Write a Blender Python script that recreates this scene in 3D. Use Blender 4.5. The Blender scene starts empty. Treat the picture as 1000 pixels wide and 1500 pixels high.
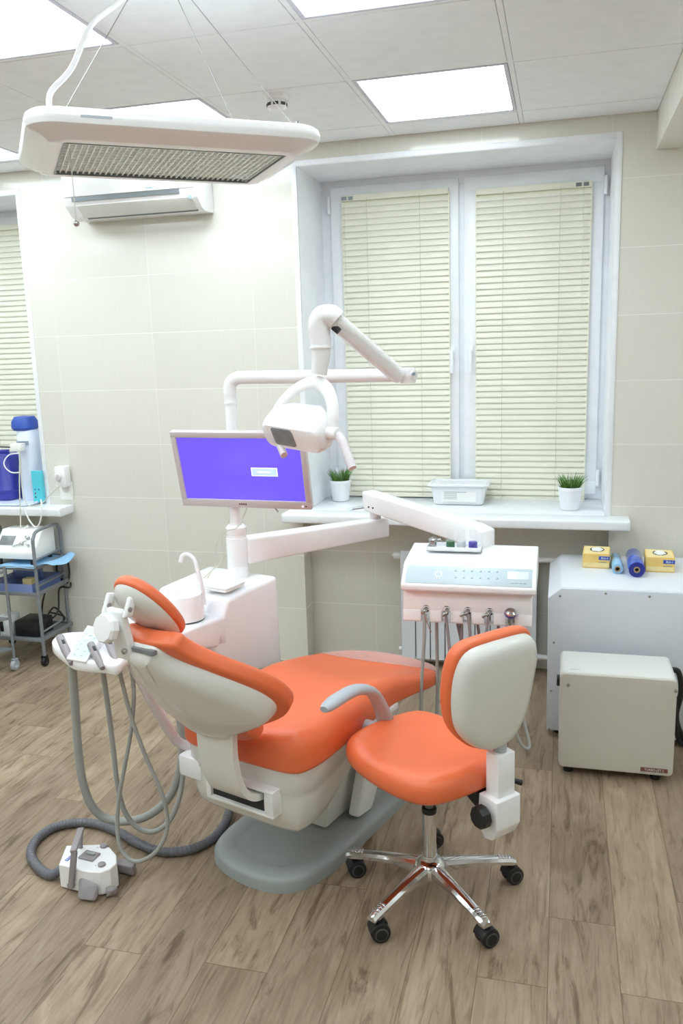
import bpy, bmesh, math, random
from mathutils import Vector, Matrix
random.seed(7)
S = bpy.context.scene
EXPO = -0.04
COL = S.collection
PI = math.pi
V = Vector

# ------------------------------------------------------------------ camera
F = 1222.0
H = 1.71            # camera height
D = 4.2             # distance to the back wall
def cam_basis(yaw, pitch, roll):
    cy, sy, cp, sp = math.cos(yaw), math.sin(yaw), math.cos(pitch), math.sin(pitch)
    f = V((sy*cp, cy*cp, -sp)); r = V((cy, -sy, 0)); u = r.cross(f)
    cr, sr = math.cos(roll), math.sin(roll)
    return cr*r + sr*u, -sr*r + cr*u, f
CR, CU, CF = cam_basis(math.radians(-14.9), math.radians(11.1), math.radians(-1.755))
cd = bpy.data.cameras.new('camera'); cam = bpy.data.objects.new('camera', cd); COL.objects.link(cam)
cd.sensor_fit = 'VERTICAL'; cd.sensor_height = 24.0; cd.lens = F/1500*24.0
cd.clip_start = 0.05; cd.clip_end = 60
cam.matrix_world = Matrix(((CR.x, CU.x, -CF.x, 0), (CR.y, CU.y, -CF.y, 0), (CR.z, CU.z, -CF.z, H), (0, 0, 0, 1)))
S.camera = cam

def ray(px, py): return CR*((px-500)/F) - CU*((py-750)/F) + CF
def fl(px, py, z=0.0):                     # measured point on the level plane z
    d = ray(px, py); t = (z-H)/d.z; return d*t + V((0, 0, H))
def wl(px, py, y=D):                       # measured point on the upright plane Y = y
    d = ray(px, py); t = y/d.y; return d*t + V((0, 0, H))
def xl(px, py, x):
    d = ray(px, py); t = x/d.x; return d*t + V((0, 0, H))
def pln(px, py, n, c):
    d = ray(px, py); n = V(n); o = V((0, 0, H)); return o + d*((c-n.dot(o))/n.dot(d))

# ------------------------------------------------------------------ materials
def lin(c):
    return tuple((x/255/12.92 if x/255 <= 0.04045 else ((x/255+0.055)/1.055)**2.4) for x in c)
def nodes_of(name):
    m = bpy.data.materials.new(name); m.use_nodes = True
    nt = m.node_tree; return m, nt, nt.nodes['Principled BSDF']
def mat(name, rgb, rough=0.4, metal=0.0, spec=0.5, var=0.03, scale=14.0, bump=0.0, coat=0.0, bscale=300.0, trans=0.0, emit=None, estr=0.0, alpha=1.0):
    m, nt, b = nodes_of(name)
    c = lin(rgb)
    b.inputs['Roughness'].default_value = rough; b.inputs['Metallic'].default_value = metal
    b.inputs['Specular IOR Level'].default_value = spec
    b.inputs['Coat Weight'].default_value = coat; b.inputs['Coat Roughness'].default_value = 0.12
    b.inputs['Transmission Weight'].default_value = trans
    b.inputs['Alpha'].default_value = alpha
    tc = nt.nodes.new('ShaderNodeTexCoord')
    if var > 0:
        n = nt.nodes.new('ShaderNodeTexNoise'); n.inputs['Scale'].default_value = scale; n.inputs['Detail'].default_value = 3
        nt.links.new(tc.outputs['Object'], n.inputs['Vector'])
        r = nt.nodes.new('ShaderNodeValToRGB')
        r.color_ramp.elements[0].position = 0.3; r.color_ramp.elements[1].position = 0.7
        r.color_ramp.elements[0].color = (*[x*(1-var) for x in c], 1); r.color_ramp.elements[1].color = (*[min(1, x*(1+var)) for x in c], 1)
        nt.links.new(n.outputs['Fac'], r.inputs['Fac']); nt.links.new(r.outputs['Color'], b.inputs['Base Color'])
    else:
        b.inputs['Base Color'].default_value = (*c, 1)
    if bump > 0:
        n2 = nt.nodes.new('ShaderNodeTexNoise'); n2.inputs['Scale'].default_value = bscale
        nt.links.new(tc.outputs['Object'], n2.inputs['Vector'])
        bp = nt.nodes.new('ShaderNodeBump'); bp.inputs['Strength'].default_value = bump; bp.inputs['Distance'].default_value = 0.002
        nt.links.new(n2.outputs['Fac'], bp.inputs['Height']); nt.links.new(bp.outputs['Normal'], b.inputs['Normal'])
    if emit:
        b.inputs['Emission Color'].default_value = (*lin(emit), 1); b.inputs['Emission Strength'].default_value = estr
    return m
def math_node(nt, op, a, b=None, c=None):
    n = nt.nodes.new('ShaderNodeMath'); n.operation = op
    for i, x in enumerate((a, b, c)):
        if x is None: continue
        if hasattr(x, 'links'): nt.links.new(x, n.inputs[i])
        else: n.inputs[i].default_value = x
    return n.outputs[0]
def mixrgb(nt, fac, a, b, mode='MIX'):
    n = nt.nodes.new('ShaderNodeMix'); n.data_type = 'RGBA'; n.blend_type = mode
    for s, x in ((n.inputs[0], fac), (n.inputs[6], a), (n.inputs[7], b)):
        if hasattr(x, 'links'): nt.links.new(x, s)
        else: s.default_value = x
    return n.outputs[2]

def wall_material():
    m, nt, b = nodes_of('glazed cream wall tile')
    g = nt.nodes.new('ShaderNodeNewGeometry'); sx = nt.nodes.new('ShaderNodeSeparateXYZ')
    nt.links.new(g.outputs['Position'], sx.inputs[0])
    nrm = nt.nodes.new('ShaderNodeSeparateXYZ'); nt.links.new(g.outputs['Normal'], nrm.inputs[0])
    side = math_node(nt, 'GREATER_THAN', math_node(nt, 'ABSOLUTE', nrm.outputs[0]), 0.7)
    u = math_node(nt, 'ADD', math_node(nt, 'MULTIPLY', sx.outputs[0], math_node(nt, 'SUBTRACT', 1.0, side)), math_node(nt, 'MULTIPLY', sx.outputs[1], side))
    fu = math_node(nt, 'DIVIDE', math_node(nt, 'ADD', u, 0.971+0.5855*20), 0.5855)
    fz = math_node(nt, 'DIVIDE', math_node(nt, 'ADD', sx.outputs[2], -0.007+0.3025*20), 0.3025)
    def joint(f, w):
        fr = math_node(nt, 'FRACT', f)
        d = math_node(nt, 'MINIMUM', fr, math_node(nt, 'SUBTRACT', 1.0, fr))
        return math_node(nt, 'LESS_THAN', d, w)
    jz = joint(fz, 0.0017/0.3025); ju = joint(fu, 0.0014/0.5855)
    j = math_node(nt, 'MAXIMUM', jz, math_node(nt, 'MULTIPLY', ju, 0.5))
    cmb = nt.nodes.new('ShaderNodeCombineXYZ')
    nt.links.new(math_node(nt, 'FLOOR', fu), cmb.inputs[0]); nt.links.new(math_node(nt, 'FLOOR', fz), cmb.inputs[1])
    wn = nt.nodes.new('ShaderNodeTexWhiteNoise'); nt.links.new(cmb.outputs[0], wn.inputs['Vector'])
    mp = nt.nodes.new('ShaderNodeMapping'); mp.inputs['Scale'].default_value = (90, 90, 7)
    nt.links.new(g.outputs['Position'], mp.inputs[0])
    n = nt.nodes.new('ShaderNodeTexNoise'); n.inputs['Scale'].default_value = 1.0; n.inputs['Detail'].default_value = 4
    nt.links.new(mp.outputs[0], n.inputs['Vector'])
    c1 = lin((229, 226, 216)); c2 = lin((222, 219, 208))
    col = mixrgb(nt, n.outputs['Fac'], (*c1, 1), (*c2, 1))
    tint = math_node(nt, 'ADD', math_node(nt, 'MULTIPLY', wn.outputs['Value'], 0.05), 0.97)
    vm = nt.nodes.new('ShaderNodeVectorMath'); vm.operation = 'SCALE'
    nt.links.new(col, vm.inputs[0]); nt.links.new(tint, vm.inputs['Scale'])
    fin = mixrgb(nt, j, vm.outputs[0], (*lin((240, 238, 231)), 1))
    nt.links.new(fin, b.inputs['Base Color'])
    r = math_node(nt, 'ADD', math_node(nt, 'MULTIPLY', j, 0.4), 0.11)
    nt.links.new(r, b.inputs['Roughness'])
    b.inputs['Specular IOR Level'].default_value = 0.45
    bp = nt.nodes.new('ShaderNodeBump'); bp.inputs['Strength'].default_value = 0.35; bp.inputs['Distance'].default_value = 0.0012
    nt.links.new(math_node(nt, 'SUBTRACT', 1.0, j), bp.inputs['Height'])
    n3 = nt.nodes.new('ShaderNodeTexNoise'); n3.inputs['Scale'].default_value = 5.0; nt.links.new(g.outputs['Position'], n3.inputs['Vector'])
    bp2 = nt.nodes.new('ShaderNodeBump'); bp2.inputs['Strength'].default_value = 0.05; bp2.inputs['Distance'].default_value = 0.006
    nt.links.new(n3.outputs['Fac'], bp2.inputs['Height']); nt.links.new(bp.outputs['Normal'], bp2.inputs['Normal'])
    nt.links.new(bp2.outputs['Normal'], b.inputs['Normal'])
    return m

def floor_material():
    m, nt, b = nodes_of('wood plank floor')
    g = nt.nodes.new('ShaderNodeNewGeometry'); sx = nt.nodes.new('ShaderNodeSeparateXYZ')
    nt.links.new(g.outputs['Position'], sx.inputs[0])
    W, L = 0.19, 1.2
    fx = math_node(nt, 'DIVIDE', math_node(nt, 'ADD', sx.outputs[0], W*60+0.005), W)
    ix = math_node(nt, 'FLOOR', fx)
    wn = nt.nodes.new('ShaderNodeTexWhiteNoise'); wn.noise_dimensions = '1D'; nt.links.new(ix, wn.inputs['W'])
    fy = math_node(nt, 'ADD', math_node(nt, 'DIVIDE', math_node(nt, 'ADD', sx.outputs[1], 30), L), wn.outputs['Value'])
    iy = math_node(nt, 'FLOOR', fy)
    def joint(f, w):
        fr = math_node(nt, 'FRACT', f)
        d = math_node(nt, 'MINIMUM', fr, math_node(nt, 'SUBTRACT', 1.0, fr))
        mr = nt.nodes.new('ShaderNodeMapRange'); mr.inputs['From Min'].default_value = 0; mr.inputs['From Max'].default_value = w
        mr.inputs['To Min'].default_value = 1; mr.inputs['To Max'].default_value = 0
        nt.links.new(d, mr.inputs['Value']); return mr.outputs[0]
    j = math_node(nt, 'MAXIMUM', joint(fx, 0.0022/W), joint(fy, 0.0022/L))
    cmb = nt.nodes.new('ShaderNodeCombineXYZ'); nt.links.new(ix, cmb.inputs[0]); nt.links.new(iy, cmb.inputs[1])
    wn2 = nt.nodes.new('ShaderNodeTexWhiteNoise'); nt.links.new(cmb.outputs[0], wn2.inputs['Vector'])
    # grain: offset each plank's noise
    off = nt.nodes.new('ShaderNodeVectorMath'); off.operation = 'MULTIPLY_ADD'
    nt.links.new(wn2.outputs['Color'], off.inputs[0]); off.inputs[1].default_value = (9, 9, 9); nt.links.new(g.outputs['Position'], off.inputs[2])
    def grain(sc, detail, dist=0.0):
        mp = nt.nodes.new('ShaderNodeMapping'); mp.inputs['Scale'].default_value = sc
        nt.links.new(off.outputs[0], mp.inputs[0])
        n = nt.nodes.new('ShaderNodeTexNoise'); n.inputs['Scale'].default_value = 1; n.inputs['Detail'].default_value = detail
        n.inputs['Distortion'].default_value = dist; n.inputs['Roughness'].default_value = 0.62
        nt.links.new(mp.outputs[0], n.inputs['Vector']); return n.outputs['Fac']
    g1 = grain((60, 4.5, 1), 7, 0.8); g2 = grain((7, 2.4, 1), 5, 1.2); g3 = grain((15, 2.1, 1), 9, 2.2)
    def ramp(f, stops):
        r = nt.nodes.new('ShaderNodeValToRGB'); e = r.color_ramp.elements
        e[0].position, e[0].color = stops[0][0], (*lin(stops[0][1]), 1); e[1].position, e[1].color = stops[-1][0], (*lin(stops[-1][1]), 1)
        for p, c in stops[1:-1]:
            k = e.new(p); k.color = (*lin(c), 1)
        nt.links.new(f, r.inputs['Fac']); return r.outputs['Color']
    c = ramp(g2, [(0.25, (146, 126, 104)), (0.5, (166, 146, 123)), (0.75, (182, 164, 142))])
    dk = ramp(g3, [(0.34, (150, 134, 116)), (0.46, (238, 234, 229)), (1.0, (255, 255, 255))])
    c = mixrgb(nt, 0.75, c, dk, 'MULTIPLY')
    fine = ramp(g1, [(0.3, (206, 201, 196)), (0.55, (255, 255, 255)), (1.0, (255, 255, 255))])
    c = mixrgb(nt, 0.75, c, fine, 'MULTIPLY')
    tint = math_node(nt, 'ADD', math_node(nt, 'MULTIPLY', wn2.outputs['Value'], 0.30), 0.86)
    vm = nt.nodes.new('ShaderNodeVectorMath'); vm.operation = 'SCALE'; nt.links.new(c, vm.inputs[0]); nt.links.new(tint, vm.inputs['Scale'])
    fin = mixrgb(nt, math_node(nt, 'MULTIPLY', j, 0.75), vm.outputs[0], (*lin((88, 74, 62)), 1))
    nt.links.new(fin, b.inputs['Base Color'])
    b.inputs['Roughness'].default_value = 0.42; b.inputs['Specular IOR Level'].default_value = 0.4
    h = math_node(nt, 'SUBTRACT', math_node(nt, 'MULTIPLY', g1, 0.35), j)
    bp = nt.nodes.new('ShaderNodeBump'); bp.inputs['Strength'].default_value = 0.3; bp.inputs['Distance'].default_value = 0.002
    nt.links.new(h, bp.inputs['Height']); nt.links.new(bp.outputs['Normal'], b.inputs['Normal'])
    return m

M = dict(
    wall=wall_material(), floor=floor_material(),
    ceiling=mat('ceiling panel', (246, 248, 250), 0.75, bump=0.15, bscale=500),
    plaster=mat('painted plaster', (234, 231, 221), 0.6, bump=0.08),
    reveal=mat('white painted reveal', (243, 245, 249), 0.35),
    upvc=mat('white window plastic', (245, 247, 251), 0.28),
    sill=mat('white sill laminate', (240, 242, 245), 0.25),
    white=mat('white gloss plastic', (248, 247, 248), 0.22, var=0.012),
    whitem=mat('white satin plastic', (242, 242, 241), 0.4, var=0.012),
    enamel=mat('white enamel', (247, 246, 247), 0.18, var=0.012, coat=0.3),
    shell=mat('pale shell plastic', (226, 225, 219), 0.24, var=0.012, coat=0.25),
    orange=mat('orange vinyl', (237, 115, 69), 0.33, spec=0.55, var=0.035, scale=5, bump=0.12, bscale=900),
    greyarm=mat('grey arm plastic', (178, 184, 190), 0.38, var=0.015),
    basegrey=mat('grey base plastic', (160, 166, 164), 0.42, bump=0.25, bscale=700),
    hose=mat('grey hose silicone', (163, 165, 160), 0.42),
    darkhose=mat('dark grey corrugated hose', (104, 104, 110), 0.45),
    tool=mat('taupe handpiece plastic', (152, 144, 146), 0.4),
    pinkgrey=mat('pale rose grey plastic', (226, 218, 221), 0.35),
    chrome=mat('chrome', (222, 222, 224), 0.07, metal=1.0, var=0.01),
    steel=mat('brushed steel', (186, 186, 186), 0.25, metal=1.0, var=0.03),
    black=mat('black plastic', (26, 26, 27), 0.42),
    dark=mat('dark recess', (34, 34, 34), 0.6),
    glassdark=mat('smoked lamp glass', (126, 129, 131), 0.28, var=0.12, scale=40),
    panelblue=mat('pale blue control foil', (198, 214, 221), 0.3, var=0.01),
    icon=mat('grey print', (146, 160, 170), 0.5, var=0),
    iconwhite=mat('white print', (238, 244, 248), 0.5, var=0),
    lcd=mat('display glass', (226, 238, 240), 0.15, var=0.01),
    cart=mat('grey painted steel', (128, 132, 136), 0.35, var=0.03),
    cabgrey=mat('cool grey sheet metal', (230, 234, 240), 0.3, var=0.01),
    cabfront=mat('cool grey front sheet', (219, 224, 231), 0.38, var=0.01),
    beige=mat('warm grey painted metal', (206, 202, 190), 0.42, var=0.01, bump=0.05),
    beigetop=mat('warm white painted metal', (224, 224, 218), 0.34, var=0.01),
    yellow=mat('yellow carton', (238, 202, 118), 0.6, var=0.05, scale=30),
    yellowlight=mat('pale yellow carton', (244, 222, 158), 0.6, var=0.05, scale=30),
    label=mat('blue print', (52, 84, 178), 0.5, var=0.02),
    cream=mat('cream blind slat', (236, 234, 216), 0.38, var=0.015),
    cord=mat('pale blind cord', (206, 204, 186), 0.7),
    green=mat('grass blade', (112, 156, 72), 0.5, var=0.3, scale=60),
    green2=mat('dark grass blade', (76, 120, 54), 0.5, var=0.3, scale=60),
    soil=mat('potting soil', (50, 42, 32), 0.9),
    pot=mat('white ceramic pot', (238, 239, 242), 0.3),
    filmlight=mat('pale blue film roll', (150, 200, 236), 0.16, var=0.12, scale=18, coat=0.5),
    filmdark=mat('deep blue film roll', (52, 92, 196), 0.14, var=0.22, scale=16, coat=0.6),
    filmend=mat('navy film edge', (30, 42, 138), 0.35, var=0.06),
    cardcore=mat('cardboard core', (176, 150, 112), 0.7),
    bluelid=mat('blue plastic lid', (52, 86, 178), 0.4, var=0.08),
    bluetank=mat('blue plastic tank', (58, 62, 160), 0.28, var=0.06),
    paleblue=mat('pale blue white plastic', (226, 234, 248), 0.3),
    cyan=mat('turquoise box', (88, 206, 222), 0.45),
    cloth=mat('pale blue nonwoven cloth', (150, 196, 232), 0.7, var=0.04),
    bluebox=mat('translucent blue plastic', (142, 164, 222), 0.2, var=0.05, alpha=0.62),
    filmcover=mat('clear protective film', (226, 222, 220), 0.12, var=0.02, alpha=0.42),
    paper=mat('white paper', (244, 244, 240), 0.7, var=0.01),
    clearbox=mat('frosted clear plastic', (246, 248, 250), 0.3, var=0.01, alpha=0.9),
    bezel=mat('silver monitor bezel', (206, 196, 196), 0.3, var=0.01),
    screen=mat('lit blue screen', (60, 40, 180), 0.2, var=0, emit=(122, 100, 255), estr=0.85),
    popup=mat('lit message box', (170, 190, 240), 0.3, var=0, emit=(178, 208, 255), estr=0.8),
    popupframe=mat('lit message frame', (220, 230, 250), 0.3, var=0, emit=(222, 228, 255), estr=0.95),
    led=mat('lit panel diffuser', (255, 255, 255), 0.5, var=0, emit=(232, 247, 255), estr=10.3),
    lightframe=mat('light panel frame', (214, 212, 226), 0.4),
    grille=mat('frosted lattice', (246, 253, 252), 0.3, var=0.02),
    grilledark=mat('grille edge metal', (120, 126, 128), 0.3, metal=0.6),
    brown=mat('brown name plate', (120, 78, 70), 0.4),
    liqgreen=mat('green liquid', (24, 92, 50), 0.15, var=0.02),
    liqblue=mat('violet liquid', (60, 40, 170), 0.15, var=0.02),
    liqclear=mat('clear liquid', (214, 222, 222), 0.1, var=0.01, alpha=0.6),
    glass=mat('clear glass', (240, 246, 246), 0.05, var=0, alpha=0.08),
    pane=mat('window glass', (230, 240, 248), 0.03, var=0, alpha=0.25),
    wheelgrey=mat('grey wheel rim', (78, 78, 80), 0.35),
    violet=mat('violet anodised ring', (96, 92, 178), 0.3, metal=0.4),
)

# ------------------------------------------------------------------ mesh helpers
def BM(): return bmesh.new()
def merge(bm, tmp, mx=None):
    if mx is not None: tmp.transform(mx)
    tmp.verts.index_update()
    vs = [bm.verts.new(v.co) for v in tmp.verts]
    for f in tmp.faces:
        try: bm.faces.new([vs[v.index] for v in f.verts])
        except ValueError: pass
    tmp.free(); return bm
def box(bm, c, s, bevel=0.0, rot=None, seg=2):
    t = BM(); bmesh.ops.create_cube(t, size=1.0)
    for v in t.verts: v.co = V((v.co.x*s[0], v.co.y*s[1], v.co.z*s[2]))
    if bevel > 0: bmesh.ops.bevel(t, geom=list(t.edges), offset=bevel, segments=seg, affect='EDGES', profile=0.5)
    mx = Matrix.Translation(V(c))
    if rot is not None: mx = mx @ rot.to_4x4()
    return merge(bm, t, mx)
def bx(bm, x0, x1, y0, y1, z0, z1, bevel=0.0, seg=2):
    return box(bm, ((x0+x1)/2, (y0+y1)/2, (z0+z1)/2), (abs(x1-x0), abs(y1-y0), abs(z1-z0)), bevel, None, seg)
def frame_from(n, up=V((0, 0, 1))):                 # 3x3 with z = n
    n = V(n).normalized()
    if abs(n.dot(up)) > 0.99: up = V((0, 1, 0))
    x = up.cross(n).normalized(); y = n.cross(x)
    return Matrix((x, y, n)).transposed()
def catmull(pts, n=8, closed=False):
    pts = [V(p) for p in pts]; out = []; N = len(pts)
    if N < 3 and not closed: return pts
    for i in range(N if closed else N-1):
        if closed: p0, p1, p2, p3 = pts[(i-1) % N], pts[i], pts[(i+1) % N], pts[(i+2) % N]
        else:
            p1, p2 = pts[i], pts[i+1]; p0 = pts[i-1] if i > 0 else 2*p1-p2; p3 = pts[i+2] if i+2 < N else 2*p2-p1
        for k in range(n):
            t = k/n; t2 = t*t; t3 = t2*t
            out.append(0.5*((2*p1)+(p2-p0)*t+(2*p0-5*p1+4*p2-p3)*t2+(-p0+3*p1-3*p2+p3)*t3))
    if not closed: out.append(pts[-1])
    return out
def sweep(bm, pts, rad, seg=12, caps=True, sx=1.0, sy=1.0, up=None):
    pts = [V(p) for p in pts]; N = len(pts)
    rad = [rad]*N if not isinstance(rad, (list, tuple)) else rad
    rings = []; nrm = None
    for i, p in enumerate(pts):
        t = (pts[min(i+1, N-1)]-pts[max(i-1, 0)]).normalized()
        if nrm is None:
            nrm = V(up) if up is not None else (V((0, 0, 1)) if abs(t.z) < 0.9 else V((1, 0, 0)))
        nrm = (nrm - t*nrm.dot(t)).normalized(); bn = t.cross(nrm)
        rings.append([bm.verts.new(p + nrm*(math.cos(a)*rad[i]*sy) + bn*(math.sin(a)*rad[i]*sx)) for a in [2*PI*k/seg for k in range(seg)]])
    for a, b in zip(rings, rings[1:]):
        for k in range(seg): bm.faces.new((a[k], a[(k+1) % seg], b[(k+1) % seg], b[k]))
    if caps:
        bm.faces.new(rings[0][::-1]); bm.faces.new(rings[-1])
    return bm
def tube(bm, pts, r, n=8, seg=12, **k):
    p = catmull(pts, n)
    if isinstance(r, (list, tuple)):
        m = len(pts)-1
        r = [r[min(int(i/n), m-1)]*(1-(i/n-min(int(i/n), m-1))) + r[min(int(i/n), m-1)+1]*(i/n-min(int(i/n), m-1)) for i in range(len(p))]
    return sweep(bm, p, r, seg, **k)
def cyl(bm, p0, p1, r0, r1=None, seg=24, bevel=0.0):
    p0, p1 = V(p0), V(p1); d = p1-p0; L = d.length; r1 = r0 if r1 is None else r1
    b = min(bevel, L*0.45, r0*0.9, max(r1, 1e-5)*0.9)
    prof = [(0, 0), (r0-b, 0), (r0-b*0.3, b*0.3), (r0, b), (r1, L-b), (r1-b*0.3, L-b*0.3), (r1-b, L), (0, L)] if b > 0 else [(0, 0), (r0, 0), (r1, L), (0, L)]
    return lathe(bm, prof, p0, frame_from(d), seg)
def lathe(bm, prof, c, rot=None, seg=32):
    c = V(c); rot = rot or Matrix.Identity(3); rings = []
    for r, z in prof:
        if r < 1e-6: rings.append([bm.verts.new(c + rot @ V((0, 0, z)))])
        else: rings.append([bm.verts.new(c + rot @ V((r*math.cos(2*PI*k/seg), r*math.sin(2*PI*k/seg), z))) for k in range(seg)])
    for a, b in zip(rings, rings[1:]):
        for k in range(seg):
            k2 = (k+1) % seg
            if len(a) == 1 and len(b) == 1: continue
            if len(a) == 1: bm.faces.new((a[0], b[k2], b[k]))
            elif len(b) == 1: bm.faces.new((a[k], a[k2], b[0]))
            else: bm.faces.new((a[k], a[k2], b[k2], b[k]))
    return bm
def prism(bm, poly, depth, mx=None, bevel=0.0, seg=2):      # polygon in local xy, pushed along +z
    t = BM(); vs = [t.verts.new((p[0], p[1], 0)) for p in poly]; f = t.faces.new(vs)
    r = bmesh.ops.extrude_face_region(t, geom=[f])
    for v in [g for g in r['geom'] if isinstance(g, bmesh.types.BMVert)]: v.co.z += depth
    bmesh.ops.recalc_face_normals(t, faces=list(t.faces))
    if bevel > 0: bmesh.ops.bevel(t, geom=list(t.edges), offset=bevel, segments=seg, affect='EDGES', profile=0.5)
    return merge(bm, t, mx)
def hull(bm, pts, bevel=0.0, seg=3):
    t = BM()
    for p in pts: t.verts.new(p)
    r = bmesh.ops.convex_hull(t, input=list(t.verts))
    bmesh.ops.delete(t, geom=[g for g in r.get('geom_interior', []) if isinstance(g, bmesh.types.BMVert)], context='VERTS')
    bmesh.ops.dissolve_limit(t, angle_limit=0.02, verts=list(t.verts), edges=list(t.edges))
    if bevel > 0: bmesh.ops.bevel(t, geom=list(t.edges), offset=bevel, segments=seg, affect='EDGES', profile=0.5, clamp_overlap=True)
    return merge(bm, t)
def beam(bm, p0, p1, w0, h0, w1=None, h1=None, bevel=0.006, up=V((0, 0, 1))):
    p0, p1 = V(p0), V(p1); d = (p1-p0).normalized(); s = d.cross(up).normalized(); u = s.cross(d)
    w1 = w0 if w1 is None else w1; h1 = h0 if h1 is None else h1
    pts = [p + s*(a*w/2) + u*(b*h/2) for p, w, h in ((p0, w0, h0), (p1, w1, h1)) for a in (-1, 1) for b in (-1, 1)]
    return hull(bm, pts, bevel)
def outline_inset(o, d):
    N = len(o); out = []
    for i in range(N):
        t = (o[(i+1) % N]-o[i-1]); n = V((-t.y, t.x)).normalized()      # ccw: inward
        out.append(o[i]+n*d)
    return out
def pad(bm, outline, prof, fn=None, caps=(True, True), dome=(0.0, 0.0), steps=5):
    """loft of a closed outline (ccw, 2D) through (inset, z) stations; ends domed towards the middle"""
    o = [V((p[0], p[1])) for p in outline]; N = len(o)
    if sum(o[i].x*o[(i+1) % N].y-o[(i+1) % N].x*o[i].y for i in range(N)) < 0: o = o[::-1]
    c = sum(o, V((0, 0)))/N
    rings = []
    def ring(pts, zz): rings.append([V((p.x, p.y, zz)) for p in pts])
    st = []
    i0, z0 = prof[0]; base = outline_inset(o, i0)
    if caps[0]:
        for k in range(1, steps): 
            s = k/steps; ring([c+(p-c)*s for p in base], z0-dome[0]*(1-s*s))
    for ins, z in prof: ring(outline_inset(o, ins), z)
    i1, z1 = prof[-1]; top = outline_inset(o, i1)
    if caps[1]:
        for k in range(steps-1, 0, -1):
            s = k/steps; ring([c+(p-c)*s for p in top], z1+dome[1]*(1-s*s))
    fn = fn or (lambda p: p)
    vr = [[bm.verts.new(fn(p)) for p in r] for r in rings]
    for a, b in zip(vr, vr[1:]):
        for k in range(N): bm.faces.new((a[k], a[(k+1) % N], b[(k+1) % N], b[k]))
    if caps[0]:
        cv = bm.verts.new(fn(V((c.x, c.y, z0-dome[0]))))
        for k in range(N): bm.faces.new((cv, vr[0][(k+1) % N], vr[0][k]))
    if caps[1]:
        cv = bm.verts.new(fn(V((c.x, c.y, z1+dome[1]))))
        for k in range(N): bm.faces.new((cv, vr[-1][k], vr[-1][(k+1) % N]))
    return bm
def rprof(z0, z1, r0, r1, n=5):                    # rounded edge stations
    p = [(r0*(1-math.sin(a)), z0+r0*(1-math.cos(a))) for a in [PI/2*k/n for k in range(n+1)]]
    q = [(r1*(1-math.cos(a)), z1-r1*(1-math.sin(a))) for a in [PI/2*k/n for k in range(n+1)]]
    return p+q
def rrect(w, h, r, n=6, cx=0, cy=0):
    o = []
    for sx, sy, a0 in ((1, 1, 0), (-1, 1, PI/2), (-1, -1, PI), (1, -1, 3*PI/2)):
        for k in range(n+1):
            a = a0+PI/2*k/n; o.append((cx+sx*(w/2-r)+r*math.cos(a), cy+sy*(h/2-r)+r*math.sin(a)))
    return o
def smooth_outline(pts, n=6): return [(p.x, p.y) for p in catmull([V((a, b, 0)) for a, b in pts], n, True)]

ROOTM = {}
def obj(name, bm, m, parent=None, local=False, ang=38, mats=None):
    """link bm as ONE mesh; unless local, its coordinates are the room's and are brought under the parent"""
    bmesh.ops.remove_doubles(bm, verts=list(bm.verts), dist=1e-6)
    bmesh.ops.recalc_face_normals(bm, faces=list(bm.faces))
    if parent is not None and not local: bm.transform(ROOTM[parent.name].inverted())
    me = bpy.data.meshes.new(name); bm.to_mesh(me); bm.free()
    for p in me.polygons: p.use_smooth = True
    me.set_sharp_from_angle(angle=math.radians(ang))
    me.materials.append(M[m] if isinstance(m, str) else m)
    for x in mats or (): me.materials.append(M[x])
    o = bpy.data.objects.new(name, me); COL.objects.link(o)
    if parent is not None:
        o.parent = parent; ROOTM[o.name] = ROOTM[parent.name]
    else: ROOTM[o.name] = Matrix.Identity(4)
    return o
def thing(name, label, cat, loc=(0, 0, 0), rotz=0.0, group=None):
    o = bpy.data.objects.new(name, None); COL.objects.link(o); o.empty_display_size = 0.05
    o.location = loc; o.rotation_euler = (0, 0, rotz); o['label'] = label; o['category'] = cat
    if group: o['group'] = group
    ROOTM[o.name] = Matrix.Translation(V(loc)) @ Matrix.Rotation(rotz, 4, 'Z')
    return o
def tag(o, label, cat, group=None):
    o['label'] = label; o['category'] = cat
    if group: o['group'] = group
    return o
def struct(o): o['kind'] = 'structure'; return o
def recentre(o, loc):                              # put a one-mesh thing's origin at its own place
    o.data.transform(Matrix.Translation(-V(loc))); o.location = loc; return o
def text(name, s, size, c, xdir, ydir, m, parent=None, ext=0.0004, local=False, align='CENTER', sx=1.0):
    cu = bpy.data.curves.new(name, 'FONT'); cu.body = s; cu.size = size; cu.extrude = ext; cu.align_x = align; cu.align_y = 'CENTER'; cu.resolution_u = 2
    t = bpy.data.objects.new(name, cu); COL.objects.link(t)
    bpy.context.view_layer.update()
    me = bpy.data.meshes.new_from_object(t.evaluated_get(bpy.context.evaluated_depsgraph_get()))
    bpy.data.objects.remove(t); bpy.data.curves.remove(cu)
    bm = BM(); bm.from_mesh(me); bpy.data.meshes.remove(me)
    x = V(xdir).normalized()*sx; y = V(ydir).normalized(); z = x.cross(y).normalized()
    mx = Matrix(((x.x, y.x, z.x, c[0]), (x.y, y.y, z.y, c[1]), (x.z, y.z, z.z, c[2]), (0, 0, 0, 1)))
    bm.transform(mx)
    return obj(name, bm, m, parent, local)
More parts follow.
